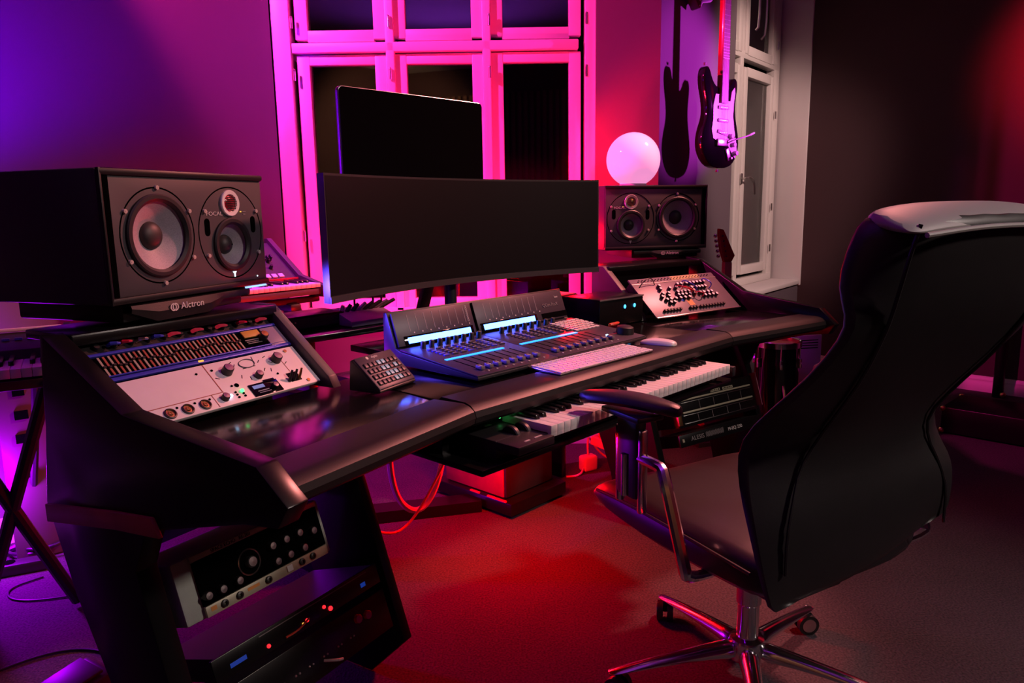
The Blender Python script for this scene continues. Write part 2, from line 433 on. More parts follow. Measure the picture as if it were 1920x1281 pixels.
b = B(); b.prism([(.640, .575), (.640, .612), (.40, .645), (.29, .656), (.27, .622), (.40, .610)], 'X', -.556, -.547, bev=.002)
in_wing(-1, b.obj('trim_strip', M_wood, desk))  # its red glow is in the wood colour, no lamp reaches it
b = B(); b.box((.19, .95, .79), (1.32, .22, .02), bev=.003); b.obj('rear_shelf', M_top, desk)
b = B(); b.prism([(-.30, .52), (.56, .52), (.56, .84), (-.30, .84)], 'Z', .735, .755, bev=.002); b.obj('desktop', M_top, desk)
for x in (-.42, .80):
    b = B(); b.box((x, .95, .39), (.03, .16, .78), bev=.003); b.obj('leg', M_blk, desk)
b = B(); b.box((0, .50, .63), (1.16, .02, .19)); b.obj('modesty_panel', M_blk, desk)
b = B(); b.box((-.06, .11, .628), (1.10, .33, .014), bev=.002)
for x in (-.58, .46):
    b.box((x, .2, .674), (.02, .22, .085))
b.obj('keyboard_tray', M_blk, desk)

# ------------------------------------------------------------------ studio monitors
def speaker(name_lab, loc, rz, w, h, dep, flip, k):
    """front face in local x (0..w), z (0..h); depth along +y"""
    fx = (lambda x: w - x * w / .475) if flip else (lambda x: x * w / .475)
    t = thing('studio_monitor', name_lab, 'speaker', loc, rz, group='pair of three-way studio monitors')
    kz = h / .268
    b = B(); b.box((w / 2, dep / 2 + .004, h / 2), (w, dep, h), bev=.006, seg=2)
    cab = b.obj('cabinet', M_cab, t)
    holes = [(fx(.138), .133 * kz, .078, -.02, .045), (fx(.356), .104 * kz, .057, -.02, .045)]
    cut(cab, holes)
    b = B(); b.box((w / 2, .002, h / 2), (w - .006, .006, h - .028), bev=.002); cut(b.obj('baffle', M_baffle, t), holes)
    b = B()
    b.box((w / 2, -.002, h - .0075), (w, .012, .015), bev=.005); b.box((w / 2, -.002, .0075), (w, .012, .015), bev=.005)
    xe = fx(.0)
    b.box((abs(xe - .003), -.002, h / 2), (.006, .010, h), bev=.002)
    b.obj('edge_trim', M_pad, t)
    b = B(); b.box((fx(.0135), -.0012, h / 2), (.020, .003, h - .03), bev=.001); b.obj('slot_port', M_hole, t)
    def driver(nm, cx, cz, rr, ro, rc, rd):
        c = (fx(cx), 0, cz * kz)
        b = B(); b.lathe([(ro, -.0008), (ro, -.006), (ro - .003, -.0085), (ro - .010, -.0085), (ro - .016, -.004), (rc + .004, -.0065), (rc - .001, -.002), (rc - .003, .004)], c, 'Y', 48)
        s = b.obj(nm + '_surround', M_rub, t)
        b = B(); b.lathe([(rc, .0015), (rc * .72, .012), (rd, .024)], c, 'Y', 48); b.obj('cone', M_cone, s)
        b = B(); prof = [(rd * math.sin(a * PI / 16) * 1.08, .024 - .017 * math.cos(a * PI / 16)) for a in range(9)]; b.lathe(prof, c, 'Y', 32); b.obj('dust_cap', M_dust, s)
        b = B(); b.lathe([(rr, -.0012), (rr - .0016, -.0022), (rr - .0032, -.0012)], c, 'Y', 64); b.obj('ring', M_hole, t)
    driver('woofer', .138, .133, .1005, .0865, .0745, .0275)
    driver('midrange', .356, .104, .001, .0625, .0535, .0215)
    b = B(); b.lathe([(.107, -.0012), (.1055, -.0022), (.104, -.0012)], (fx(.357), 0, .131 * kz), 'Y', 64); b.obj('ring', M_hole, t)
    c = (fx(.356), 0, .200 * kz)
    b = B(); b.lathe([(.0305, -.001), (.0305, -.005), (.029, -.007), (.021, -.006), (.0195, -.003)], c, 'Y', 40); tw = b.obj('tweeter', M_key if k == 0 else M_screw, t)
    b = B(); b.lathe([(.0195, -.003), (.017, -.002), (.009, -.0065), (.0001, -.0075)], c, 'Y', 28); b.obj('grille', M_red if k == 0 else M_gold, tw)
    b = B()
    for i in range(9):
        for j in range(9):
            x, z = (i - 4) * .0042, (j - 4) * .0042
            if x * x + z * z < .0185 ** 2: b.cyl((c[0] + x, -.0075, c[2] + z), (c[0] + x, -.0092, c[2] + z), .0013, seg=6)
    b.obj('grille_mesh', M_dark, tw)
    for (x, z) in ((.279, .146), (.434, .149)):
        b = B(); r = .0085; pts = []
        for a in range(0, 181, 20): pts.append((r * math.cos(R(a)), .0115 + r * math.sin(R(a))))
        for a in range(180, 361, 20): pts.append((r * math.cos(R(a)), -.0115 + r * math.sin(R(a))))
        b.prism([(fx(x) + p[0], z * kz + p[1]) for p in pts], 'Y', -.0014, .001); b.obj('port', M_hole, t)
    for (x, z) in ((.141, .232), (.055, .184), (.057, .083), (.142, .033), (.228, .082), (.226, .183), (.273, .182), (.446, .181), (.275, .082), (.446, .081)):
        b = B(); b.cyl((fx(x), -.001, z * kz), (fx(x), -.006, z * kz), .0052, .0045, seg=12); b.cyl((fx(x), -.006, z * kz), (fx(x), -.0065, z * kz), .0018, seg=6); b.obj('screw', M_screw, t)
    xl = fx(.304)
    text('logo_lettering', 'FOCAL', .0125, M_txt, t, (xl if not flip else fx(.408), -.0016, .176 * kz), sx=1.35)
    if k == 0:
        text('badge_lettering', 'trio6', .009, M_txt, t, (.452, -.0016, .0)) if False else None
        b = B(); b.prism([(.350, .040), (.363, .040), (.359, .034), (.359, .027), (.355, .027), (.355, .034)], 'Y', -.002, .001); b.obj('power_mark', E_white, t)
        b = B(); b.sph((.437, -.001, .022), .002, 8, 6); b.obj('indicator', E_white, t)
        b = B(); b.box((.43, .0, -.003), (.075, .004, .004)); b.obj('light_bar', em('blue white light bar', (.25, .45, 1.), 2.0), t)
    else:
        b = B(); z0 = .034 * kz; x0 = fx(.357); b.prism([(x0 - .006, z0 + .006), (x0 + .006, z0 + .006), (x0, z0 - .008)], 'Y', -.002, .001); b.obj('power_mark', M_txt, t)
    b = B(); xx = fx(.393); b.box((xx - (.0 if not flip else -.0), -.0012, .180 * kz), (.0045, .002, .0028)); b.obj('indicator', E_amb, t)
    b = B(); b.box((xx + .012, -.0012, .180 * kz), (.012, .0016, .0022)); b.box((xx + .012, -.0012, .174 * kz), (.008, .0016, .0022)); b.obj('marking', M_txg, t)
    return t
speaker('large black studio monitor at left, blue violet wall behind it', (-.787, 1.457, .992), 69.5, .475, .268, .34, False, 0)
speaker('black studio monitor under the glowing globe lamp', (.394, 3.15, .988), 13.7, .465, .268, .34, True, 1)
def speaker_pad(label, loc, rz, x0, x1, z0, z1, lip0, lip1, yb, tx, ts):
    t = thing('isolation_pad', label, 'speaker pad', loc, rz, group='isolation pads under the monitors')
    b = B(); b.box(((x0 + x1) / 2, .17, (z0 + z1) / 2 + .002), (x1 - x0, .30, z1 - z0 - .004), bev=.006); b.obj('foam_block', M_dark, t)
    n = 12; rows = []
    zt = z1 - .002
    for j in range(n + 1):
        u = j / n; x = x0 + (x1 - x0) * u
        v = min(max((x - lip0) / .05, 0), 1) * min(max((lip1 - x) / .05, 0), 1)
        v = v * v * (3 - 2 * v)
        zb = zt - .018 - (z1 - z0 - .022) * v
        rows.append([(x, .02, zt), (x, -.004 - .006 * v, zt - .003), (x, -.006 - .010 * v, (zt + zb) / 2), (x, -.004 - .006 * v, zb), (x, .03, zb)])
    b = B(); b.grid(rows); b.obj('front_lip', M_grey if False else M_pad, t)
    zc = (z0 + z1) / 2
    text('logo_lettering', 'Alctron', ts, M_txt, t, (tx + ts * .4, -.0185, zc + .004), sx=1.1)
    b = B()
    for dx in (-.30, -.02):
        b.lathe([(ts * .42, -.0012), (ts * .42, -.002), (ts * .30, -.002), (ts * .30, -.0012)], (tx - ts * 2.0 + dx * ts, -.016, zc + .004), 'Y', 16)
    b.obj('logo_mark', M_txt, t)
    return t
speaker_pad('dark foam pad under the large left monitor', (-.787, 1.457, .947), 69.5, .045, .40, .0, .045, .05, .31, 0, .188, .020)
speaker_pad('dark foam pad under the monitor below the globe', (.394, 3.15, .947), 13.7, .13, .44, .0, .041, .20, .36, 0, .295, .017)
# globe lamp on the right monitor
t = thing('globe_lamp', 'glowing pink opal globe lamp on top of the right monitor', 'lamp', (.540, 3.335, 1.257))
b = B(); prof = [(.0001, .228)] + [(.116 * math.sin(R(a)), .112 + .116 * math.cos(R(a))) for a in range(6, 152, 6)] + [(.052, .006)]
b.lathe(prof, (0, 0, 0), 'Z', 48); b.obj('globe', M_globe, t)
b = B(); b.cyl((0, 0, .0), (0, 0, .010), .058, seg=32); b.obj('base', M_wht, t)

# ------------------------------------------------------------------ screens
t = thing('ultrawide_monitor', 'wide curved black monitor standing at the middle of the desk', 'monitor', D(0, .52, 0), A0)
hw, z0, z1, sag = .572, .936, 1.264, .115
def arc(u, off=0.): return (u * hw, sag * (1 - u * u) + off)
rows = []; n = 28
def shell(y0, y1, za, zb, hwk=1.0):
    rows = []
    for k in range(n + 1):
        u = (-1 + 2 * k / n) * hwk
        x, y = arc(u); rows.append([(x, y + y0, za), (x, y + y0, zb), (x, y + y1, zb), (x, y + y1, za)])
    b = B(); b.loft(rows); return b
shell(.0, .030, z0, z1).obj('housing', M_dark, t)
rows = []
for k in range(n + 1):
    u = (-1 + 2 * k / n) * .992; x, y = arc(u); rows.append([(x, y - .0008, z0 + .020), (x, y - .0008, z1 - .006)])
b = B(); b.grid(rows); b.obj('screen', M_scr, t)
shell(-.003, .010, z0, z0 + .017).obj('lower_bezel', M_cab, t)
b = B(); b.box((0, .162, 1.08), (.24, .05, .14), bev=.02); b.cyl((0, .175, 1.02), (0, .175, .769), .020, seg=20); b.obj('stand', M_dark, t)
b = B(); b.box((0, .18, .7625), (.30, .20, .012), bev=.005); b.obj('stand_foot', M_dark, t)
t = thing('computer_display', 'upright black computer display with rounded corners behind the wide monitor', 'monitor', D(0, 0, 0), A0)
wd = .566; xc = -.283 + .032
def rrect(w, h, r, cx, cz, n=5):
    p = []
    for (sx, sz, a0) in ((1, 1, 0), (-1, 1, 90), (-1, -1, 180), (1, -1, 270)):
        for k in range(n + 1):
            a = R(a0 + 90 * k / n); p.append((cx + sx * (w / 2 - r) + r * math.cos(a), cz + sz * (h / 2 - r) + r * math.sin(a)))
    return p
xc, zc = -.0925, 1.285
b = B(); b.prism(rrect(wd, .462, .014, xc, zc), 'Y', .7225, .738, bev=.002); b.obj('housing', M_steel, t)
b = B(); b.prism(rrect(wd - .004, .458, .013, xc, zc), 'Y', .7205, .7226); b.obj('screen', M_gls, t)
b = B(); b.box((.03, .815, .98), (.045, .02, .39), rot=(R(22), 0, 0), bev=.004); b.box((.03, .745, 1.14), (.10, .02, .10)); b.box((.03, .93, .805), (.15, .16, .008), bev=.003); b.obj('stand', M_dark, t)
b = B(); b.cyl((xc, .7206, 1.507), (xc, .7200, 1.507), .0025, seg=10); b.obj('camera_lens', M_hole, t)
# ------------------------------------------------------------------ gear in the upper left rack
def panel_thing(name, label, cat, s, yw, z, rx, group=None):
    return thing(name, label, cat, W(s, 0, yw, z), AW[s], rx, group)
def knob(t, x, y, r, h, m, cap=None, name='knob', base=None):
    b = B(); b.lathe([(r * 1.04, .0), (r, h * .15), (r * .92, h * .93), (r * .8, h), (.0001, h)], (x, y, 0), 'Z', 18); k = b.obj(name, m, t)
    if cap:
        b = B(); b.lathe([(r * .76, h + .0002), (.0001, h + .0006)], (x, y, 0), 'Z', 16); b.obj('cap', cap, k)
    return k
au = panel_thing('audio_interface', 'pale rack interface with big black knobs and lit screen in the upper left rack', 'audio equipment', -1, .42, .77, 40)
b = B(); b.box((-.262, .080, -.02), (.45, .07, .03)); b.obj('chassis', M_dark, au)
b = B(); b.box((-.2615, .0605, .0), (.480, .118, .010), bev=.002); b.obj('faceplate', M_cream, au)
F0 = .0052
b = B(); b.box((-.2735, .078, F0), (.0022, .080, .0006)); b.box((-.36, .0375, F0), (.178, .0016, .0006)); b.box((-.302, .021, F0), (.0016, .034, .0006))
b.box((-.082, .078, F0), (.0014, .07, .0006)); b.obj('panel_line', M_wood, au)
for (x, y, r, h) in ((-.232, .086, .0125, .022), (-.095, .089, .0125, .022), (-.168, .056, .0095, .018), (-.151, .0165, .008, .016)):
    knob(au, x, y, r, h, M_rub, M_steel)
knob(au, -.279, .021, .009, .016, M_rub, M_steel)
b = B(); b.sph((-.268, .019, .012), .0042, 12, 8); b.obj('blue_led', E_wled, au)
b = B(); b.sph((-.2315, .028, .008), .0042, 12, 8); b.obj('green_led', E_green, au)
for (x, y) in ((-.247, .029), (-.247, .022), (-.247, .0145), (-.231, .0215), (-.231, .0145), (-.262, .0985), (-.30, .098), (-.117, .05), (-.245, .047)):
    b = B(); b.cyl((x, y, .005), (x, y, .0068), .0026, seg=10); b.obj('button', M_hole, au)
b = B(); b.cyl((-.233, .046, .005), (-.233, .046, .0065), .0052, seg=16); b.obj('socket', M_hole, au)
b = B(); b.lathe([(.0175, .005), (.016, .0075), (.015, .0055)], (0, 0, 0), 'Z', 32); o = b.obj('window_ring', M_mod, au); o.location = (-.172, .097, 0); o.scale = (1.25, .75, 1)
b = B()
for (x, y, a) in ((-.205, .098, 50), (-.262, .075, -30), (-.206, .065, 60), (-.188, .055, 80), (-.140, .096, 40), (-.140, .070, 45), (-.125, .065, 60), (-.075, .075, 30), (-.118, .105, 20), (-.21, .108, 20), (-.15, .108, 80), (-.185, .085, 0), (-.160, .086, 0), (-.112, .086, -40)):
    b.box((x, y, F0), (.010, .0016, .0006), rot=(0, 0, R(a)))
b.obj('scale_marking', M_hole, au)
for x in (-.407, -.368, -.328):
    b = B(); b.lathe([(.0125, .005), (.0125, .008), (.010, .009), (.009, .006)], (x, .018, 0), 'Z', 24); j = b.obj('jack', M_rub, au)
    b = B(); b.lathe([(.009, .006), (.0055, .0062), (.004, .0085), (.0025, .0085), (.002, .004), (.0001, .004)], (x, .018, 0), 'Z', 18); b.obj('contact', M_gold, j)
for x in (-.347, -.387, -.312):
    b = B(); b.cyl((x, .028, .005), (x, .028, .0065), .0026, seg=8); b.obj('button', M_hole, au)
b = B(); b.box((-.172, .0205, .0056), (.078, .034, .003), bev=.0008); b.box((-.152, .037, .0056), (.03, .010, .003), bev=.0008); dsp = b.obj('display', M_gls, au)
b = B(); b.box((-.188, .0275, .0074), (.030, .009, .0005)); b.obj('screen_image', E_scr, dsp)
b = B(); b.box((-.182, .0155, .0074), (.030, .0022, .0005)); b.box((-.180, .0105, .0074), (.032, .0014, .0005)); b.obj('screen_text', em('dim screen text', (.75, .4, .5), .22), dsp)
b = B(); b.box((-.083, .031, .0056), (.030, .026, .0012)); b.obj('inset', M_gls, au)
for (x, a) in ((-.103, 20), (-.089, -15), (-.075, 30)):
    b = B(); b.tube([(x, .022, .005), (x + .003, .028, .018), (x + .006, .034, .028)], [.0042, .0034, .0026], 8); b.obj('toggle', M_gold if a == 30 else M_rub, au)
b = B()
for x in (-.053, -.470):
    for y in (.012, .108): b.cyl((x, y, .005), (x, y, .0075), .0042, seg=10)
b.obj('rack_screw', M_gold, au)
# graphic equaliser
ge = panel_thing('graphic_equalizer', 'blue framed graphic equalizer with rows of thin sliders above the pale interface', 'audio equipment', -1, .42, .77, 40)
b = B(); b.box((-.262, .160, -.02), (.45, .07, .03)); b.obj('chassis', M_dark, ge)
b = B(); b.box((-.2615, .1605, -.002), (.480, .076, .006)); b.obj('faceplate', M_hole, ge)
b = B(); b.box((-.2615, .1955, .002), (.482, .007, .009), bev=.001); b.box((-.2615, .1285, .002), (.482, .0085, .009), bev=.001); b.box((-.2615, .1385, .0015), (.482, .003, .007), bev=.0005)
b.obj('frame', M_blue, ge)
b = B(); b.box((-.0465, .161, .002), (.050, .058, .006), bev=.001); b.obj('end_plate', mat('violet plate', (.26, .20, .30), .4), ge)
for k in range(31):
    x = -.462 + k * .0106
    b = B(); b.box((x, .1655, .002), (.0042, .050, .002)); sl = b.obj('slider', M_wood if k % 2 else M_silver, ge)
for k in range(0, 31):
    b = B(); b.box((-.462 + k * .0106, .166 + random.uniform(-.006, .006), .0045), (.006, .004, .004)); b.obj('slider_cap', M_rub, ge)
b = B(); b.box((-.102, .180, .0035), (.048, .020, .004), bev=.001); b.obj('level_meter', M_yel, ge)
b = B(); b.box((-.108, .1635, .0022), (.040, .0028, .001)); b.box((-.110, .158, .0022), (.034, .0020, .001)); b.box((-.106, .153, .0022), (.04, .0020, .001)); b.obj('marking', M_txg, ge)
knob(ge, -.0785, .163, .011, .018, M_rub, M_gold)
for x in (-.31,):
    b = B(); b.box((x + .04, .1285, .007), (.012, .004, .002)); b.obj('badge', E_amb, ge)
# patch bay
pb = panel_thing('patch_bay', 'black patch bay with small red lit plugs at the top of the left rack', 'audio equipment', -1, .42, .77, 40)
b = B(); b.box((-.262, .218, -.012), (.475, .036, .022)); b.obj('chassis', M_dark, pb)
for k in range(12):
    x = -.452 + k * .037
    b = B(); b.cyl((x, .215, .0), (x, .215, .009), .0055, seg=12); b.obj('socket', M_rub, pb)
for (x, m) in ((-.405, M_red), (-.370, M_steel), (-.295, E_redd), (-.238, E_redd), (-.175, E_redd), (-.120, M_red), (-.062, E_redd), (-.43, M_blue), (-.335, M_blue)):
    b = B(); b.tube([(x, .215, .006), (x + .002, .210, .016), (x + .010, .206, .020), (x + .018, .206, .018)], [.0042, .0042, .0034, .0022], 8); b.obj('plug', m, pb)

# ------------------------------------------------------------------ upper right rack
ms = panel_thing('modular_synthesizer', 'lilac faced rack module crowded with small knobs and patch cables at the right', 'synthesizer', 1, .335, .772, 40)
b = B(); b.box((.24, .115, -.02), (.445, .14, .03)); b.obj('chassis', M_dark, ms)
b = B(); b.box((.2445, .096, .0), (.470, .196, .006), bev=.001); b.obj('faceplate', M_mod, ms)
b = B(); b.box((.2445, -.004, .003), (.470, .005, .006), bev=.001); b.box((.2445, .1665, .0035), (.47, .002, .002)); b.obj('rail', M_steel, ms)
b = B(); b.box((.31, .182, .0032), (.16, .020, .001)); b.obj('light_plate', mat('olive plate', (.30, .27, .10), .5), ms)
b = B()
for k in range(46): b.box((.05 + k * .0088, .178 + .006 * (k % 2), .0035), (.004, .004, .002))
b.obj('socket_grid', M_hole, ms)
rowsK = [(.153, [.115, .215, .235, .265, .285, .305, .325, .345, .365]), (.137, [.110, .160, .195]), (.128, [.275, .300, .318, .336, .354]),
         (.113, [.105, .135, .185, .205, .225, .245, .275]), (.098, [.090, .125, .178, .198, .218, .240, .270, .30, .32, .345, .365]), (.082, [.102, .122, .150, .175, .200, .225, .315, .338, .360, .382]), (.066, [.11, .13])]
pal = [M_rub, M_rub, M_rub, M_dark]
i = 0
for y, xs in rowsK:
    for x in xs:
        i += 1; knob(ms, x + .012, y - .012, .0075, .017, pal[i % 4], M_wht)
for (x0, n) in ((.066, 6), (.205, 3), (.262, 9)):
    for k in range(n): knob(ms, x0 + k * .0165, .020, .0066, .015, M_rub)
for (x, y, m) in ((.155, .105, E_blued), (.285, .115, E_blued), (.25, .098, E_redd), (.288, .088, E_redd), (.39, .125, E_redd), (.20, .066, E_blued)):
    b = B(); b.box((x, y, .004), (.014, .008, .002)); b.obj('lamp', m, ms)
cc = [M_red, M_blue, M_redc, M_red, M_blue]
for k, (xa, ya, xb, yb) in enumerate(((.205, .128, .262, .088), (.262, .15, .30, .10), (.24, .12, .275, .075), (.28, .085, .315, .07), (.375, .15, .392, .11))):
    b = B(); b.tube([(xa, ya, .004), (xa, ya, .024), ((xa + xb) / 2, (ya + yb) / 2 - .01, .032), (xb, yb, .024), (xb, yb, .004)], .0022, 6, 2); b.obj('patch_cable', cc[k], ms)
b = B(); b.tube([(.035, .150, .004), (.06, .165, .03), (.10, .17, .03), (.12, .155, .004)], .0018, 6, 2); b.obj('patch_cable', M_cab2, ms)
b = B(); b.box((.235, .05, .0034), (.03, .028, .0008)); b.obj('label_plate', M_orange, ms)
# ------------------------------------------------------------------ lower racks (panels lean back)
LT = 71.8
def low_left(name, label, cat):
    t = panel_thing(name, label, cat, -1, .255, .165, 72); M = t.matrix_basis.copy()
    t.location = M @ Vector((.0765, -.0219, 0)); t.scale = (1.06, 1.067, 1.06); return t
re = low_left('tape_echo', 'grey green tape echo with a ring of silver knobs in the lower left rack', 'audio equipment')
b = B(); b.box((-.345, .307, -.105), (.355, .118, .20), bev=.006); b.obj('case', M_green, re)
b = B(); b.box((-.3345, .312, .0), (.302, .082, .006)); b.obj('control_panel', M_hole, re)
b = B(); b.box((-.335, .3605, .002), (.305, .010, .006), bev=.001); b.obj('name_strip', M_silver, re)
text('lettering', 'SPACE ECHO   RE-201', .0095, M_hole, re, (-.40, .3605, .0052), rx=0, sx=1.0)
b = B(); b.box((-.335, .260, .002), (.302, .020, .006), bev=.001); b.obj('control_strip', M_silver, re)
b = B(); b.lathe([(.026, .003), (.0245, .0045), (.023, .003)], (-.372, .309, 0), 'Z', 40); b.obj('ring', M_steel, re)
knob(re, -.372, .309, .012, .014, M_rub, M_steel)
for x, y in ((-.477, .288), (-.446, .287), (-.409, .287), (-.316, .286), (-.283, .287), (-.245, .286), (-.318, .319), (-.283, .319), (-.247, .319), (-.211, .31)):
    knob(re, x, y, .0088, .014, M_rub, M_steel)
for x in (-.448, -.414, -.345, -.258, -.228):
    b = B(); b.lathe([(.0068, .005), (.0068, .010), (.0035, .011), (.003, .004), (.0001, .004)], (x, .261, 0), 'Z', 16); b.obj('jack', M_rub, re)
b = B(); b.box((-.290, .261, .006), (.014, .012, .003)); b.obj('switch', M_wht, re)
b = B(); b.box((-.38, .262, .0052), (.028, .006, .0006)); b.obj('marking', M_orange, re)
b = B(); b.box((-.47, .262, .0052), (.012, .008, .0006)); b.obj('marking', M_orange, re)
fx = low_left('effects_unit', 'black rack effects unit with red lamps below the tape echo', 'audio equipment')
b = B(); b.box((-.285, .155, -.10), (.42, .044, .20)); b.obj('chassis', M_dark, fx)
b = B(); b.box((-.285, .155, .001), (.44, .044, .006), bev=.001); b.obj('faceplate', M_blk, fx)
b = B(); b.box((-.25, .1705, .0045), (.30, .0016, .001)); b.obj('panel_line', M_txg, fx)
for (x, y, r, m) in ((-.385, .145, .0042, E_red), (-.236, .153, .0040, E_red), (-.221, .143, .0052, E_red), (-.296, .146, .0025, E_amb), (-.285, .148, .004, E_red)):
    b = B(); b.sph((x, y, .005), r, 10, 8); b.obj('lamp', m, fx)
b = B(); b.tube([(-.345, .142, .008), (-.32, .143, .014), (-.30, .147, .012), (-.28, .150, .006)], .0022, 6, 1); b.obj('patch_cable', M_redc, fx)
b = B(); b.box((-.118, .149, .0045), (.014, .009, .001)); b.box((-.453, .151, .0045), (.036, .008, .001)); b.obj('badge', E_blued, fx)
pp = low_left('jack_field', 'black patch panel with paired silver jacks at the foot of the left rack', 'audio equipment')
b = B(); b.box((-.285, .072, -.05), (.42, .088, .10)); b.obj('chassis', M_dark, pp)
b = B(); b.box((-.285, .072, .001), (.44, .090, .006), bev=.001); b.obj('faceplate', M_blk, pp)
for x in (-.192, -.229, -.270, -.310, -.346, -.385):
    for dx in (0, .010):
        b = B(); b.sph((x + dx, .063, .0045), .0024, 8, 6); b.obj('jack', M_steel, pp)
for x, y in ((-.160, .090), (-.132, .086)): knob(pp, x, y, .010, .012, E_redd if False else M_red)
b = B(); b.tube([(-.272, .055, .004), (-.26, .05, .03), (-.245, .045, .028)], .003, 6, 1); b.obj('patch_cable', M_pinkc, pp)
# lower right
pr = panel_thing('equalizer_bank', 'black double equalizer with two long silver rails in the lower right rack', 'audio equipment', 1, .183, .205, LT)
b = B(); b.box((.262, .245, -.10), (.43, .13, .20)); b.obj('chassis', M_dark, pr)
b = B(); b.box((.262, .245, .001), (.446, .134, .006), bev=.001); b.obj('faceplate', M_blk, pr)
for y, h, m in ((.276, .006, M_silver), (.266, .0022, M_steel), (.230, .0065, M_silver), (.2195, .0022, M_steel), (.190, .0026, M_steel)):
    b = B(); b.box((.266, y, .006), (.400, h, .006), bev=.0008); b.obj('rail', m, pr)
b = B()
for x in (.145, .225, .31, .385): b.box((x, .205, .0045), (.0016, .028, .001)); b.box((x + .02, .248, .0045), (.0012, .03, .001))
b.obj('divider', M_txg, pr)
b = B(); b.box((.042, .218, .005), (.020, .062, .012), bev=.002); b.obj('rack_ear', M_gold, pr)
b = B(); b.box((.4905, .255, .012), (.004, .13, .03), bev=.001); b.obj('edge_strip', mat('plum edge', (.30, .10, .16), .4), pr)
b = B(); b.box((.262, .287, .0065), (.055, .010, .001)); b.box((.335, .286, .0065), (.06, .010, .001)); b.obj('tape_label', M_silver, pr)
random.seed(2)
b = B()
for k in range(7): b.box((.238 + k * .0075, .287, .0072), (.004, .006 - .002 * (k % 3), .0006)); b.box((.311 + k * .0075, .286, .0072), (.004, .004 + .002 * (k % 2), .0006))
b.obj('marking', M_hole, pr)
al = panel_thing('third_octave_equalizer', 'slim black equalizer lettered ALESIS M-EQ 230 at the foot of the right rack', 'audio equipment', 1, .183, .205, LT)
b = B(); b.box((.262, .132, -.07), (.43, .044, .14)); b.obj('chassis', M_dark, al)
b = B(); b.box((.262, .132, .001), (.478, .044, .006), bev=.001); b.obj('faceplate', M_blk, al)
text('lettering', 'ALESIS', .022, M_txg, al, (.118, .133, .0045), rx=0, sx=1.15)
text('lettering', 'M-EQ 230', .018, M_txt, al, (.330, .131, .0045), rx=0, sx=1.1)
b = B()
for k in range(24): b.box((.165 + k * .0042, .133 + .003 * (k % 2), .0045), (.0016, .018, .0008))
b.obj('slider_grid', M_txg, al)
b = B(); b.box((.040, .134, .005), (.010, .012, .003)); b.obj('power_button', M_silver, al)
# ------------------------------------------------------------------ orange stick
p = W(-1, -.500, .10, .30); q = W(-1, -.492, .03, .03)
st = thing('wooden_stick', 'orange varnished wooden stick leaning on the lower left rack', 'stick', q)
b = B(); d = p - q; b.tube([(0, 0, 0), d * .55, d * .6, d], [.024, .020, .012, .004], 10); b.obj('shaft', M_orange, st)
b = B(); b.tube([d * .50, d * .58], [.0225, .0205], 12); b.obj('binding', M_rub, st)
# ------------------------------------------------------------------ mixing console
mx = thing('mixing_console', 'dark motor fader console with two lit displays on the desk', 'mixing console', D(0, .125, .766), A0)
def tilt(parent_loc, rx):                # helper empty-free tilt: bake a rotation into child transforms
    return Matrix.Translation(parent_loc) @ Matrix.Rotation(R(rx), 4, 'X')
TD = tilt((0, 0, .009), 6); TM = tilt((0, .310, .042), 70)
def place(o, M): o.matrix_local = M; return o
b = B(); b.prism([(.008, .0), (.008, .008), (.300, .036), (.318, .042), (.352, .136), (.366, .134), (.37, .0)], 'X', -.432, .296, bev=.002); b.obj('body', M_dark, mx)
b = B(); b.box((-.2815, .156, .0), (.300, .292, .004), bev=.001); b.box((.0815, .156, .0), (.422, .292, .004), bev=.001); place(b.obj('deck', M_mix, mx), TD)
b = B(); b.box((-.2815, .050, -.0005), (.288, .092, .006), bev=.001); b.box((.078, .050, -.0005), (.41, .092, .006), bev=.001); place(b.obj('meter_hood', M_mix, mx), TM)
b = B(); b.box((-.129, .05, .0), (.004, .09, .0066)); place(b.obj('seam', M_hole, mx), TM)
for xa, xb, m in ((-.392, -.160, E_lcd), (-.105, .123, E_lcd)):
    b = B(); b.box(((xa + xb) / 2, .0165, .003), (xb - xa + .024, .026, .002), bev=.0005); f = place(b.obj('display_frame', M_gls, mx), TM)
    b = B(); b.box(((xa + xb) / 2, .0165, .0043), (xb - xa, .0165, .0008)); b.obj('display', m, f)
b = B(); b.box((.222, .018, .003), (.125, .018, .0014)); place(b.obj('dark_window', M_gls, mx), TM)
b = B()
for ch in range(17):
    x = (-.376 + ch * .0295) if ch < 8 else (-.085 + (ch - 8) * .0285)
    for j in range(14): b.box((x + .002 * 0, .042 + j * .0034, .0028), (.0016, .0014, .0008))
    b.cyl((x + .012, .0365, .0025), (x + .012, .0365, .0034), .0022, seg=8)
place(b.obj('meter_marking', M_txt, mx), TM)
b = B()
for j in range(7): b.lathe([(.0032, .0028), (.0032, .0036), (.0022, .0036)], (-.158, .046 + j * .0068, 0), 'Z', 10)
place(b.obj('button_ring', M_txt, mx), TM)
def mtext(n, s, size, m, x, y, M, **k):
    o = text(n, s, size, m, mx, (0, 0, 0), rx=0, **k); o.matrix_local = M @ Matrix.Translation((x, y, .0035)); return o
mtext('logo_lettering', 'icon', .0105, M_txt, .250, .076, TM)
mtext('model_lettering', 'QCon ProX', .0150, M_txg, .212, .052, TM)
for xa, xb in ((-.402, -.190), (-.120, .135)):
    b = B(); b.box(((xa + xb) / 2, .156, .0028), (xb - xa, .0085, .002)); place(b.obj('light_strip', E_blue, mx), TD)
fx_ = [-.386 + k * .0298 for k in range(8)] + [-.098 + k * .0324 for k in range(9)]
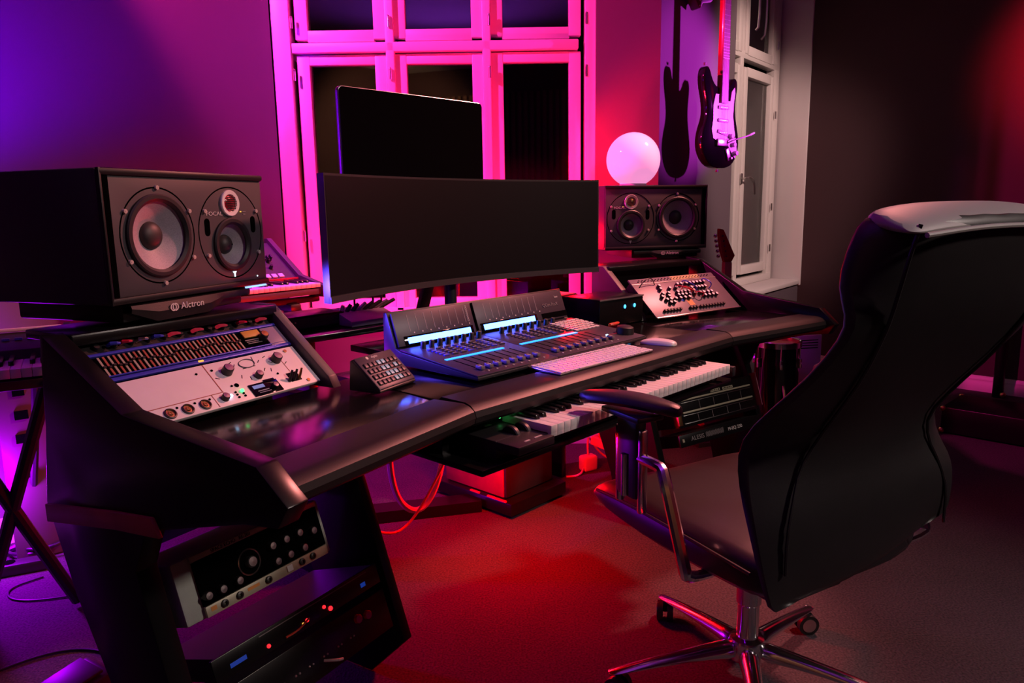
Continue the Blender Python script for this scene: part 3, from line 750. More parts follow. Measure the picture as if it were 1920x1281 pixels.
for x in fx_:
    b = B(); b.box((x, .095, .0024), (.0026, .100, .0008)); place(b.obj('fader_slot', M_hole, mx), TD)
    b = B(); b.prism([(.036, .004), (.038, .013), (.0475, .0105), (.057, .013), (.059, .004)], 'X', x - .0065, x + .0065, bev=.0012); b.box((x, .0475, .0025), (.003, .008, .006))
    f = place(b.obj('fader', M_grey, mx), TD)
    b = B(); b.box((x, .0475, .0112), (.0132, .0018, .0006)); b.obj('marker', M_txt, f)
    b = B(); b.cyl((x + .009, .027, .002), (x + .009, .027, .0036), .0028, seg=10); place(b.obj('touch_light', M_txt, mx), TD)
kx = [-.372 + k * .0298 for k in range(8)] + [-.068 + k * .0335 for k in range(8)]
for x in kx:
    b = B(); b.lathe([(.0082, .0022), (.0075, .004), (.0068, .019), (.0058, .0205), (.0001, .0205)], (x, .278, 0), 'Z', 16); k = place(b.obj('knob', M_rub, mx), TD)
    b = B(); b.lathe([(.0056, .0206), (.0001, .0209)], (x, .278, 0), 'Z', 12); b.obj('cap', M_grey, k)
for i, x in enumerate(kx):
    b = B()
    for j in range(5): b.box((x + .004, .252 - j * .0155, .0032), (.018, .0085, .0028), bev=.0008)
    place(b.obj('button_grid', M_dark if i % 3 else M_blue, mx), TD)
    b = B()
    for j in range(5): b.box((x + .004, .252 - j * .0155 + .0028, .0048), (.012, .0012, .0004))
    place(b.obj('button_marking', M_txt, mx), TD)
b = B()
for r_ in range(6):
    for c_ in range(7 if r_ < 4 else 6):
        b.box((.158 + c_ * .0205, .272 - r_ * .0195, .0034), (.0165, .0135, .003), bev=.0012)
place(b.obj('button_grid', M_wht, mx), TD)
b = B(); b.box((.213, .080, .0026), (.070, .0032, .0012)); place(b.obj('button_light', E_redd, mx), TD)
b = B(); b.sph((.185, .078, .004), .0038, 10, 6, (1.6, 1, .7)); place(b.obj('indicator', E_wled, mx), TD)
b = B(); b.lathe([(.028, .002), (.0275, .012), (.025, .022), (.019, .025), (.0001, .0255)], (.262, .066, 0), 'Z', 32); place(b.obj('jog_wheel', M_rub, mx), TD)
# ------------------------------------------------------------------ macro pad
mp = thing('macro_pad', 'small tilted keypad with thirty two square keys left of the console', 'keypad', D(-.572, .262, .757), A0 + 15, 0)
TP = tilt((0, 0, .006), 42)
b = B(); b.prism([(-.001, .0), (-.004, .006), (.072, .075), (.082, .070), (.088, .0)], 'X', -.069, .069, bev=.002); b.obj('stand', M_dark, mp)
b = B(); b.box((0, .050, .002), (.140, .100, .008), bev=.004); place(b.obj('faceplate', M_mix, mp), TP)
lit = {(0, 3), (0, 4), (1, 3), (1, 4), (2, 3), (2, 5), (3, 4), (3, 5), (1, 6), (2, 4)}
E_k1 = em('lit key image', (.55, .65, .85), .35)
for r_ in range(4):
    for c_ in range(8):
        x, y = -.054 + c_ * .0154, .070 - r_ * .0178
        b = B(); b.box((x, y, .0072), (.0128, .0138, .004), bev=.0018); k = place(b.obj('key', M_dark, mp), TP)
        b = B(); b.box((x, y, .0093), (.0105, .0112, .0006), bev=.0002); b.obj('key_image', E_k1 if (r_, c_) in lit else M_mix, k)
o = text('logo_lettering', 'elgato', .0095, M_txt, mp, (0, 0, 0), rx=0); o.matrix_local = TP @ Matrix.Translation((-.004, .0905, .0062))
b = B(); b.lathe([(.0042, .006), (.0042, .0068), (.0001, .0068)], (-.030, .0905, 0), 'Z', 12); place(b.obj('logo_mark', M_txt, mp), TP)
# ------------------------------------------------------------------ keyboard and mouse
kb = thing('computer_keyboard', 'slim white computer keyboard lying in front of the console', 'keyboard', D(-.256, .024, .763), A0 - 1.5)
b = B(); b.prism([(0, .001), (0, .005), (.113, .0095), (.113, .001)], 'X', 0, .402, bev=.0015); b.obj('case', M_steel, kb)
b = B(); TK = tilt((0, 0, .005), 2.3)
for r_ in range(6):
    y = .011 + r_ * .0183; hgt = .0155 if r_ < 5 else .010
    x = .006
    while x < .392:
        wk = .0155
        if r_ == 0 and .075 < x < .10: wk = .088
        if r_ == 2 and x < .01: wk = .030
        b.box((x + wk / 2, y, .0012), (wk, hgt, .002), bev=.0006, seg=1); x += wk + .0027
place(b.obj('key_grid', M_wht, kb), TK)
ms_ = thing('computer_mouse', 'low white computer mouse at the right end of the keyboard', 'mouse', D(.262, .070, .7575), A0 + 8)
rows = []
for k in range(13):
    a = -PI / 2 + PI * k / 12; y = .056 * math.sin(a); wv = .029 * math.cos(a) ** .45 if abs(math.cos(a)) > .01 else .004
    hv = .006 + .014 * max(math.cos(a * .95 + .18), 0)
    rows.append([(-wv, y, .004), (-wv * .98, y, .007), (-wv * .7, y, .004 + hv * .82), (0, y, .004 + hv), (wv * .7, y, .004 + hv * .82), (wv * .98, y, .007), (wv, y, .004)])
b = B(); b.loft(rows); b.obj('shell', M_wht, ms_, subsurf=1)
b = B(); b.box((0, 0, .003), (.046, .100, .005), bev=.002); b.obj('base', M_grey, ms_)
# ------------------------------------------------------------------ 61-key controller under the desk edge
mk = thing('midi_keyboard', 'black sixty one key controller on the tray under the desk edge', 'keyboard', D(0, 0, .6358), A0)
x0 = -.4265; kw = .02335
b = B(); b.box((-.055, .115, .022), (.985, .30, .044), bev=.004); b.box((-.055, .175, .050), (.985, .18, .020), bev=.004); b.box((-.487, .03, .033), (.118, .26, .020), bev=.004)
b.box((.4375, .03, .035), (.020, .24, .03), bev=.003)
b.obj('case', M_dark, mk)
wk = B(); wk.box((kw / 2, -.0125, .0515), (kw - .0010, .150, .018), bev=.0012, seg=2); wk.box((kw / 2, -.082, .047), (kw - .0010, .010, .027), bev=.001)
w0 = wk.obj('white_key', M_key, mk, loc=(x0, 0, 0))
bk = B(); bk.prism([(-.032, .058), (-.028, .071), (.060, .0735), (.060, .056)], 'X', -.0062, .0062, bev=.0022)
b0 = bk.obj('black_key', M_bkey, mk)
first = True
for k in range(36):
    if k: dup(w0, mk, (x0 + k * kw, 0, 0))
    if k % 7 in (0, 1, 3, 4, 5) and k < 35:
        x = x0 + (k + 1) * kw
        if first: b0.location = (x, 0, 0); first = False
        else: dup(b0, mk, (x, 0, 0))
for x in (-.478, -.442):
    b = B(); b.lathe([(.0001, -.007), (.024, -.007), (.026, -.004), (.026, .004), (.024, .007), (.0001, .007)], (0, 0, 0), 'X', 28)
    o = b.obj('pitch_wheel', M_rub, mk); o.location = (x, -.015, .034)
for x in (-.445, -.418):
    b = B(); b.sph((x + .0, .052, .060), .0034, 10, 8); b.obj('indicator', E_green, mk)
b = B(); b.box((-.50, -.082, .0435), (.016, .005, .0016)); b.box((-.462, -.080, .0435), (.024, .004, .0016)); b.box((-.475, .062, .0445), (.02, .008, .0016)); b.obj('marking', M_txt, mk)
# ------------------------------------------------------------------ small boxes round the console
ib = thing('small_mixer', 'small purple lit line mixer on the rear shelf behind the console', 'mixer', D(-.165, .935, .802), A0)
b = B(); b.prism([(-.06, .0), (-.06, .018), (.05, .052), (.06, .050), (.06, .0)], 'X', -.10, .085, bev=.003); b.obj('case', mat('violet case', (.22, .17, .27), .4), ib)
for k in range(8):
    b = B(); b.cyl((-.085 + k * .022, .02, .040), (-.08 + k * .03, .012, .064), .008, .006, seg=12); b.obj('knob', M_rub if k % 3 else M_steel, ib)
for k, x in enumerate((-.03, .045, .08)):
    b = B(); b.tube([(x, .02, .05), (x - .012, .00, .11), (x - .03, .02, .17), (x - .02, .06, .21)], .0035, 6, 2); b.obj('cable', M_cab2, ib)
bx = thing('hardware_box', 'flat black box at the left end of the rear shelf', 'box', D(-.36, 1.00, .802), A0 + 3)
b = B(); b.box((0, 0, .024), (.23, .12, .048), bev=.004); b.obj('case', M_blk, bx)
b = B(); b.box((0, -.0605, .024), (.20, .002, .03)); b.obj('front_panel', M_dark, bx)
b = B()
for x in (-.09, -.075): b.cyl((x, -.062, .03), (x, -.064, .03), .003, seg=8)
b.obj('screw', M_steel, bx)
lb = thing('power_unit', 'black unit with two blue lights left of the right rack', 'audio equipment', W(1, -.190, .36, .758), AW[1] + 6)
b = B(); b.box((.06, .09, .05), (.235, .18, .096), bev=.004); b.obj('case', M_blk, lb)
b = B(); b.box((.06, -.001, .096), (.236, .003, .005)); b.obj('edge_trim', M_grey, lb)
for x in (.075, .128):
    b = B(); b.sph((x, -.001, .064), .0056, 12, 8, (1, .5, 1.25)); b.obj('blue_led', E_led, lb)
gb = thing('hub_box', 'grey topped box behind the right end of the console', 'box', D(.43, .62, .757), A0 - 4)
b = B(); b.box((0, .03, .05), (.20, .13, .10), bev=.005); b.obj('case', M_blk, gb)
b = B(); b.box((.0, .03, .1005), (.19, .12, .003), bev=.001); b.obj('top_plate', M_grey, gb)
b = B(); b.tube([(-.03, -.05, .004), (.02, -.09, .006), (.08, -.07, .008), (.10, -.03, .02), (.05, -.06, .012), (.0, -.08, .005)], .006, 8, 2)
o = b.obj('coiled_cable', M_redc); o.location = D(.46, .47, .760); o.rotation_euler = (0, 0, R(A0)); tag(o, 'red lit cable coil on the desk beside the console', 'cable')
# ------------------------------------------------------------------ synthesizer at the window
rs = 49.5
sy = thing('synthesizer', 'violet lit synthesizer with a sloping knob panel in front of the pink window', 'synthesizer', (-.748, 2.99, .845), rs)
Ls = .52
b = B(); b.prism([(0, 0), (0, .022), (.15, .030), (.15, .050), (.365, .195), (.38, .195), (.38, .0)], 'X', -Ls, -.018, bev=.002); b.obj('body', M_synth, sy)
b = B(); b.prism([(-.012, -.012), (-.012, .036), (.15, .070), (.37, .215), (.392, .212), (.392, -.012)], 'X', -.018, .006, bev=.003); b.obj('end_cheek', M_synth, sy)
b = B(); b.box((-Ls / 2 - .01, .155, .046), (Ls - .02, .018, .030), bev=.002); b.obj('front_rail', M_red, sy)
x0s = -.020; kws = .0229
wk = B(); wk.box((-kws / 2, .07, .036), (kws - .001, .145, .016), bev=.0012); w1 = wk.obj('white_key', M_key, sy, loc=(x0s, 0, 0))
bk = B(); bk.prism([(.050, .040), (.054, .053), (.142, .055), (.142, .04)], 'X', -.006, .006, bev=.002); b1 = bk.obj('black_key', M_bkey, sy); first = True
for k in range(20):
    if k: dup(w1, sy, (x0s - k * kws, 0, 0))
    if k % 7 in (1, 2, 3, 5, 6):
        x = x0s - k * kws
        if first: b1.location = (x, 0, 0); first = False
        else: dup(b1, sy, (x, 0, 0))
TS = tilt((0, .15, .0515), math.degrees(math.atan2(.145, .215)))
for k in range(9):
    b = B(); b.box((-.085 - k * .030, .030, .003), (.022, .022, .008), bev=.002); place(b.obj('pad_button', M_wht, sy), TS)
for r_ in range(3):
    for k in range(9):
        x, y = -.10 - k * .036 + .01 * (r_ % 2), .085 + r_ * .042
        b = B(); b.cyl((x, y, 0), (x, y, .016), .008, .0065, seg=12); place(b.obj('knob', M_rub, sy), TS)
for k in range(5):
    b = B(); b.box((-.075 - k * .017, .14 - k * .004, .012), (.006, .022, .022), bev=.002); place(b.obj('slider', M_rub, sy), TS)
o = text('logo_lettering', 'JUPITER-X', .021, M_txt, sy, (0, 0, 0), rx=0, sx=1.25, align='RIGHT'); o.matrix_local = TS @ Matrix.Translation((-.05, .238, .001))
b = B()
for k in range(30): b.box((-.08 - k * .0135, .212, .0014), (.007, .004, .001))
place(b.obj('panel_marking', M_redc, sy), TS)
ks = thing('keyboard_stand', 'dark keyboard stand with rounded arms under the violet synthesizer', 'stand', (-.748, 2.99, 0), rs)
b = B(); b.box((-.25, .06, .822), (.50, .05, .022), bev=.006); b.box((-.25, .32, .822), (.50, .05, .022), bev=.006); b.box((-.13, .18, .80), (.05, .34, .03), bev=.008); b.obj('support_arm', M_dark, ks)
b = B(); b.cyl((-.10, .05, .74), (-.10, .10, .80), .034, seg=20); b.sph((-.10, .05, .745), .036, 16, 10); b.obj('knuckle', M_dark, ks)
b = B(); b.cyl((-.30, .22, .02), (-.30, .22, .81), .03, seg=16); b.box((-.30, .22, .015), (.5, .05, .03), bev=.008); b.box((-.30, .22, .015), (.05, .5, .03), bev=.008); b.obj('post', M_dark, ks)
# ------------------------------------------------------------------ stage piano at the left edge
rp = 30
sp = thing('stage_piano', 'pink lit stage piano entering at the left edge', 'piano', (-1.150, 1.905, 0), rp)
b = B(); b.prism([(0, .735), (0, .760), (.155, .768), (.165, .815), (.30, .845), (.32, .84), (.32, .735)], 'X', -1.0, -.012, bev=.003); b.obj('body', M_dark, sp)
b = B(); b.prism([(-.01, .728), (-.01, .79), (.15, .825), (.31, .862), (.33, .85), (.33, .728)], 'X', -.012, .008, bev=.003); b.obj('end_cheek', M_dark, sp)
wk = B(); wk.box((-.0118, .075, .778), (.0226, .148, .024), bev=.0012); w2_ = wk.obj('white_key', M_key, sp, loc=(-.014, 0, 0))
bk = B(); bk.prism([(.055, .786), (.059, .802), (.148, .804), (.148, .786)], 'X', -.006, .006, bev=.002); b2_ = bk.obj('black_key', M_bkey, sp); first = True
for k in range(20):
    if k: dup(w2_, sp, (-.014 - k * .0236, 0, 0))
    if k % 7 in (1, 2, 3, 5, 6):
        x = -.014 - k * .0236
        if first: b2_.location = (x, 0, 0); first = False
        else: dup(b2_, sp, (x, 0, 0))
b = B(); b.box((-.5, .30, .852), (.97, .014, .010), bev=.003); b.obj('top_edge', M_pick, sp)
for k in range(12):
    b = B(); b.box((-.06 - k * .03, .235, .834), (.018, .010, .006)); b.obj('button', M_blue, sp)
def leg_bar(a, c, r_, m, name='leg'):
    b = B(); b.tube([a, c], r_, 10); return b.obj(name, m, sp)
leg_bar((-.30, .05, .73), (-.06, .26, .02), .018, M_dark); leg_bar((-.06, .05, .73), (-.30, .26, .02), .018, M_dark)
leg_bar((-.75, .05, .73), (-.55, .26, .02), .018, M_dark); leg_bar((-.55, .05, .73), (-.75, .26, .02), .018, M_dark)
b = B(); b.box((-.45, .20, .725), (.9, .03, .02)); b.obj('stand_rail', M_dark, sp)
# ------------------------------------------------------------------ swivel chair
cf = 28.1
ch = thing('office_chair', 'black leather swivel chair with a chrome star base', 'chair', (.61, 1.71, 0), cf)
# backrest: lofted wing shell.  rows: height, half width, wing front, centre front, rear
rowsB = [(.372, .270, -.262, -.220, -.262, .235), (.388, .280, -.260, -.215, -.274, .240), (.46, .302, -.250, -.215, -.284, .250), (.54, .314, -.235, -.215, -.284, .25), (.60, .316, -.212, -.215, -.276, .23),
         (.66, .312, -.190, -.220, -.262, .20), (.72, .306, -.185, -.235, -.276, .172), (.79, .298, -.250, -.260, -.325, .176), (.87, .290, -.335, -.295, -.385, .195), (.95, .286, -.395, -.325, -.430, .212), (.985, .286, -.402, -.335, -.445, .218),
         (1.03, .290, -.378, -.345, -.460, .224), (1.09, .280, -.385, -.360, -.474, .224), (1.135, .264, -.392, -.375, -.482, .216), (1.160, .250, -.400, -.395, -.482, .205)]
loft = []
for z, w, fe, fc, fb, wr in rowsB:
    fr = [(-w, fe), (-w * .80, (fe * .6 + fc * .4) - .005), (-w * .45, fc - .012 + .012), (0, fc), (w * .45, fc), (w * .80, (fe * .6 + fc * .4) - .005), (w, fe)]
    rr_ = [(w * 1.0, fe - .022), (wr, fb + .004), (wr * .5, fb - .006), (0, fb - .009), (-wr * .5, fb - .006), (-wr, fb + .004), (-w * 1.0, fe - .022)]
    loft.append([(x, y, z + (.34 * max(x + .27, 0) ** 2 * min(1, max(0, (.64 - z) / .22)) if z < 1.1 else -.3 * (fc - y) * .30)) for x, y in fr + rr_])
b = B(); b.loft(loft); bkrest = b.obj('backrest', M_lea, ch, subsurf=1, angle=60)
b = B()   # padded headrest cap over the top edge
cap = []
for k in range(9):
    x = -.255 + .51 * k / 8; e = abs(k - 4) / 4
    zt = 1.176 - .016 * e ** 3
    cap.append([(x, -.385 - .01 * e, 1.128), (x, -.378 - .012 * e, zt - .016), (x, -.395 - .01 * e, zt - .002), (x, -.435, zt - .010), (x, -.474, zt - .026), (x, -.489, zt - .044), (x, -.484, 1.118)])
b.loft(cap); b.obj('headrest_cap', M_cap_lit, bkrest, subsurf=2)
b = B(); sm = [(-.215, -.4905, 1.118), (-.1, -.497, 1.127), (0, -.499, 1.129), (.1, -.497, 1.127), (.215, -.4905, 1.118)]; b.tube(sm, .0045, 8, 2); b.obj('piping', M_cap_lit, bkrest)
for sx in (-1, 1):
    b = B(); pts = [(sx * wr, fb + .002, z) for z, w, fe, fc, fb, wr in rowsB[2:-1]]; b.tube(pts, .0035, 6, 1); b.obj('seam', M_lea, bkrest)
# seat cushion
b = B(); seatp = []
for y, zt, zb, w in ((-.245, .452, .365, .250), (-.20, .465, .350, .262), (-.05, .468, .345, .268), (.12, .466, .345, .272), (.25, .468, .352, .272), (.325, .462, .365, .270), (.362, .440, .380, .262), (.372, .415, .395, .25)):
    seatp.append([(-w, y, zb + .03), (-w * 1.0, y, zt - .022), (-w * .93, y, zt - .002), (-w * .5, y, zt - .006), (0, y, zt - .010), (w * .5, y, zt - .006), (w * .93, y, zt - .002), (w, y, zt - .022), (w, y, zb + .03), (w * .8, y, zb), (0, y, zb - .004), (-w * .8, y, zb)])
b.loft(seatp); st_ = b.obj('seat', M_seat, ch, subsurf=1, angle=60)
b = B(); b.tube([(-.268, y, z) for y, z in ((-.21, .435), (0, .440), (.2, .441), (.33, .434))], .004, 6, 1); b.obj('piping', M_seat, st_)
b = B(); b.box((-.03, -.02, .325), (.22, .30, .05), bev=.015); b.obj('tilt_mechanism', M_dark, ch)
for sx in (-1, 1):
    if sx < 0: pa, pc = (-.394, .222, .731), (-.273, -.003, .731)
    else: pa, pc = (.315, .140, .731), (.290, -.110, .731)
    dv = Vector(pc) - Vector(pa); n_ = 10; rows = []
    side = Vector((-dv.y, dv.x, 0)).normalized()
    for k in range(n_ + 1):
        u = k / n_; c = Vector(pa) + dv * u; wv = .043 * min(1, (math.sin(PI * min(max(u, .02), .98)) ** .35)); up = .012 * math.sin(PI * min(u * 1.0, 1)) - .006 * u
        hh = .016 + .002 * math.sin(PI * u)
        rows.append([tuple(c + side * wv + Vector((0, 0, up - hh * .3))), tuple(c + side * wv * .75 + Vector((0, 0, up + hh * .7))), tuple(c + Vector((0, 0, up + hh * .85))), tuple(c - side * wv * .75 + Vector((0, 0, up + hh * .7))), tuple(c - side * wv + Vector((0, 0, up - hh * .3))), tuple(c - side * wv * .7 + Vector((0, 0, up - hh))), tuple(c + side * wv * .7 + Vector((0, 0, up - hh)))])
    b = B(); b.loft(rows); arm = b.obj('armrest', M_lea, ch, subsurf=1, angle=60)
    px = sx * .325; py = .11 if sx < 0 else .0; dz = .030
    b = B(); b.box((px, py, .705), (.075, .14, .014), bev=.005); b.obj('pad_plate', M_dark, arm)
    b = B(); b.box((px, py, .605), (.034, .075, .20), bev=.010); b.obj('post', M_dark, arm)
    b = B(); b.box((px, py - .042, .575), (.022, .016, .20), bev=.006); b.box((px, py + .041, .575), (.022, .016, .19), bev=.006); b.cyl((px + sx * .018, py, .61), (px + sx * .018, py, .51), .009, seg=12)
    b.obj('trim', M_chrome, arm)
    b = B(); b.tube([(px, py, .604), (px, py - .03, .606), (px, py - .105, .606), (px, py - .114, .600), (px, py - .192, .400), (px, py - .196, .388), (px * .80, py - .17, .362), (px * .45, py - .14, .345)], [.013, .013, .013, .014, .014, .013, .012, .012], 10, 1)
    b.obj('bracket', M_chrome, arm)
# star base
bc = Vector((-.055, -.009, 0))
b = B(); b.lathe([(.030, .36), (.030, .22), (.026, .215), (.026, .13), (.040, .125), (.046, .105), (.044, .075), (.030, .065)], bc, 'Z', 28); b.obj('column', M_chrome, ch)
for k in range(5):
    a = R(43.4 + 72 * k - cf); dv = Vector((math.cos(a), math.sin(a), 0)); sd = Vector((-dv.y, dv.x, 0)); rows = []
    for u, w, zt, zb in ((.03, .030, .122, .078), (.07, .024, .118, .080), (.14, .021, .108, .078), (.24, .019, .092, .070), (.31, .0175, .077, .062), (.342, .015, .070, .060), (.350, .008, .067, .062)):
        c = bc + dv * u; rows.append([tuple(c + sd * w + Vector((0, 0, zb + .006))), tuple(c + sd * w * .95 + Vector((0, 0, (zt + zb) / 2))), tuple(c + sd * w * .6 + Vector((0, 0, zt - .003))), tuple(c + Vector((0, 0, zt))), tuple(c - sd * w * .6 + Vector((0, 0, zt - .003))), tuple(c - sd * w * .95 + Vector((0, 0, (zt + zb) / 2))), tuple(c - sd * w + Vector((0, 0, zb + .006))), tuple(c - sd * w * .6 + Vector((0, 0, zb))), tuple(c + sd * w * .6 + Vector((0, 0, zb)))])
    b = B(); b.loft(rows); lg = b.obj('leg', M_chrome, ch, subsurf=1, angle=60)
    cc_ = bc + dv * .325; ca = a + .9
    ax = Vector((math.cos(ca), math.sin(ca), 0))
    b = B()
    for s2 in (-1, 1):
        q = cc_ + ax * .014 * s2 + Vector((0, 0, .028))
        b.cyl(q - ax * .008, q + ax * .008, .028, seg=24)
    b.cyl(cc_ + Vector((0, 0, .028)), cc_ + Vector((0, 0, .062)), .008, seg=10)
    b.obj('caster', M_rub, lg)
    b = B()
    for s2 in (-1, 1):
        q = cc_ + ax * .0225 * s2 + Vector((0, 0, .028)); b.cyl(q - ax * .0006, q + ax * .0012, .019, seg=20); 
    b.obj('hubcap', M_steel, lg)
# ------------------------------------------------------------------ electric guitar hanging by the second window
gt = thing('electric_guitar', 'black electric guitar with white pickguard hanging on the wall', 'guitar', (1.018, 3.75, 1.345), 40)
S = 1.0
half = [(0.0, .0), (-.06, .004), (-.11, .028), (-.148, .075), (-.158, .125), (-.145, .18), (-.122, .225), (-.114, .265), (-.122, .315), (-.140, .365), (-.150, .415), (-.140, .455), (-.122, .468), (-.104, .455), (-.085, .415), (-.058, .385), (-.026, .378)]
half2 = [(.026, .378), (.045, .376), (.062, .392), (.082, .420), (.103, .432), (.120, .418), (.124, .385), (.116, .345), (.110, .300), (.114, .255), (.130, .205), (.146, .155), (.150, .105), (.132, .055), (.095, .018), (.05, .003)]
outl = half + half2
def smooth2(p, n=1):
    for _ in range(n):
        q = []
        for i in range(len(p)):
            a, c = p[i], p[(i + 1) % len(p)]; q += [(a[0] * .75 + c[0] * .25, a[1] * .75 + c[1] * .25), (a[0] * .25 + c[0] * .75, a[1] * .25 + c[1] * .75)]
        p = q
    return p
b = B(); b.prism(smooth2(outl), 'Y', -.02, .024, bev=.007); bd = b.obj('body', M_gtr, gt, angle=50)
pg = [(-.060, .345), (-.078, .29), (-.075, .23), (-.085, .18), (-.070, .140), (.0, .118), (.03, .135), (.075, .085), (.112, .050), (.128, .075), (.118, .13), (.098, .19), (.085, .25), (.088, .31), (.098, .36), (.092, .385), (.070, .365), (.06, .318), (.026, .318), (.026, .345), (-.026, .345)]
b = B(); b.prism(pg, 'Y', -.0245, -.0205); b.obj('pickguard', M_pick, bd)
for z, a in ((.285, 0), (.225, 0), (.168, 10)):
    b = B(); b.box((0, -.027, z), (.085, .008, .018), rot=(0, R(a), 0), bev=.004); p_ = b.obj('pickup', M_wht, bd)
    b = B()
    for k in range(6): b.cyl((-.026 + k * .0105, -.031, z), (-.026 + k * .0105, -.0318, z), .0025, seg=8)
    b.obj('pole', M_steel, p_)
b = B(); b.box((0, -.027, .122), (.085, .010, .035), bev=.003); b.obj('bridge', M_steel, bd)
for x, z in ((.068, .155), (.090, .115), (.108, .075)):
    b = B(); b.cyl((x, -.024, z), (x, -.040, z), .0125, .0105, seg=18); b.obj('knob', M_wht, bd)
b = B(); b.tube([(.030, -.03, .118), (.055, -.055, .135), (.115, -.075, .150), (.150, -.080, .160)], .0035, 8, 1); b.tube([(.150, -.080, .160), (.182, -.083, .172)], [.0055, .005], 8); b.obj('tremolo_arm', M_wht, bd)
b = B(); b.box((.055, -.022, .068), (.030, .012, .06), rot=(0, R(-20), 0), bev=.004); b.cyl((.07, -.03, .05), (.07, -.036, .05), .006, seg=10); b.obj('output_jack', M_steel, bd)
for x, z in ((0, -.004), (-.122, .470)):
    b = B(); b.cyl((x, .0, z), (x, .0, z + (.012 if z > .1 else -.012)), .006, .008, seg=10); b.obj('strap_button', M_steel, bd)
b = B(); b.prism([(-.0275, .31), (.0275, .31), (.0215, .97), (-.0215, .97)], 'Y', -.029, -.004, bev=.003); nk = b.obj('neck', M_red, gt)
b = B(); b.prism([(-.0268, .305), (.0268, .305), (.0212, .965), (-.0212, .965)], 'Y', -.0345, -.029); b.obj('fretboard', M_fret, nk)
z = .965; L_ = .648; nut = .965
b = B()
for k in range(1, 22):
    zz = nut - (L_ - L_ / 2 ** (k / 12)); w_ = .0212 + (.0268 - .0212) * (nut - zz) / .66
    b.box((0, -.0350, zz), (w_ * 2, .0016, .0022))
b.obj('fret', M_steel, nk)
b = B()
for k in range(6):
    u = (k - 2.5)
    b.tube([(u * .0105, -.034, .125), (u * .0068, -.0375, .97)], .00055, 4)
b.obj('string', M_steel, nk)
b = B(); b.prism([(-.022, .97), (.022, .97), (.03, 1.0), (.028, 1.04), (-.01, 1.13), (-.04, 1.16), (-.05, 1.12), (-.035, 1.02)], 'Y', -.022, -.006, bev=.003); hs = b.obj('headstock', M_maple, gt)
for k in range(6):
    b = B(); b.cyl((-.028 - k * .002, -.03, 1.0 + k * .024), (-.028 - k * .002, -.002, 1.0 + k * .024), .005, seg=8); b.box((-.055 - k * .002, -.004, 1.0 + k * .024), (.02, .006, .014), bev=.003); b.obj('tuner', M_steel, hs)
hg = thing('guitar_hanger', 'dark wall hanger holding the guitar neck high beside the window', 'hanger', (.985, 3.99, 2.30), 14)
b = B(); b.box((-.0, -.055, .02), (.05, .012, .09), bev=.004); b.tube([(0, -.06, .03), (0, -.16, .035), (0, -.235, .035)], .008, 8); b.tube([(-.03, -.235, .035), (-.03, -.27, .04)], .007, 8); b.tube([(.03, -.235, .035), (.03, -.27, .04)], .007, 8); b.box((0, -.235, .035), (.075, .014, .014), bev=.004)
b.obj('bracket', M_dark, hg)
sl_ = thing('wall_bracket', 'black bracketed object high on the wall left of the guitar neck', 'fixture', (.918, 3.80, 2.115), 25)  # plain dark wall bracket with pale screws
b = B(); b.prism([(-.045, .02), (-.030, -.005), (-.02, -.022), (-.008, -.022), (.004, .0), (.05, .008), (.075, .03), (.06, .09), (-.04, .09)], 'Y', -.03, .03, bev=.004); b.obj('housing', M_dark, sl_)
b = B()
for x, z in ((-.014, -.012), (-.014, .012), (.035, .02), (.02, .02)): b.sph((x, -.031, z), .004, 8, 6)
b.obj('screw', M_steel, sl_)
b = B(); b.tube([(0, .0, .05), (-.03, .09, .06), (-.02, .14, .06)], .01, 8); b.obj('bracket', M_dark, sl_)
# ------------------------------------------------------------------ red guitar on the floor behind the right rack
bg = thing('bass_guitar', 'red lacquered guitar standing upright behind the right rack', 'guitar', (1.03, 3.60, -.0), 20)
bp_ = [(x * 1.05, z * 1.05 + .06) for x, z in outl]
b = B(); b.prism(smooth2(bp_), 'Y', -.02, .02, bev=.006); b.obj('body', M_red, bg, angle=50)
b = B(); b.prism([(-.026, .40), (.026, .40), (.020, .90), (-.020, .90)], 'Y', -.03, -.002, bev=.003); b.obj('neck', M_maple, bg)
b = B(); b.prism([(-.020, .90), (.020, .90), (.038, .93), (.0, 1.0), (-.03, 1.055), (-.055, 1.06), (-.055, 1.03), (-.04, .95)], 'Y', -.026, -.006, bev=.003); h2 = b.obj('headstock', M_red, bg)
for k in range(5):
    b = B(); b.cyl((-.02 - k * .006, -.04, .93 + k * .024), (-.02 - k * .006, -.004, .93 + k * .024), .005, seg=8); b.sph((-.05 - k * .005, -.016, .93 + k * .024), .009, 10, 6); b.obj('tuner', M_chrome, h2)
b = B(); b.cyl((-.0, .06, 0.0), (0, .06, .5), .012, seg=10); b.box((0, 0, .035), (.22, .08, .02)); b.box((0, .05, .012), (.3, .2, .02)); b.obj('stand', M_dark, bg)
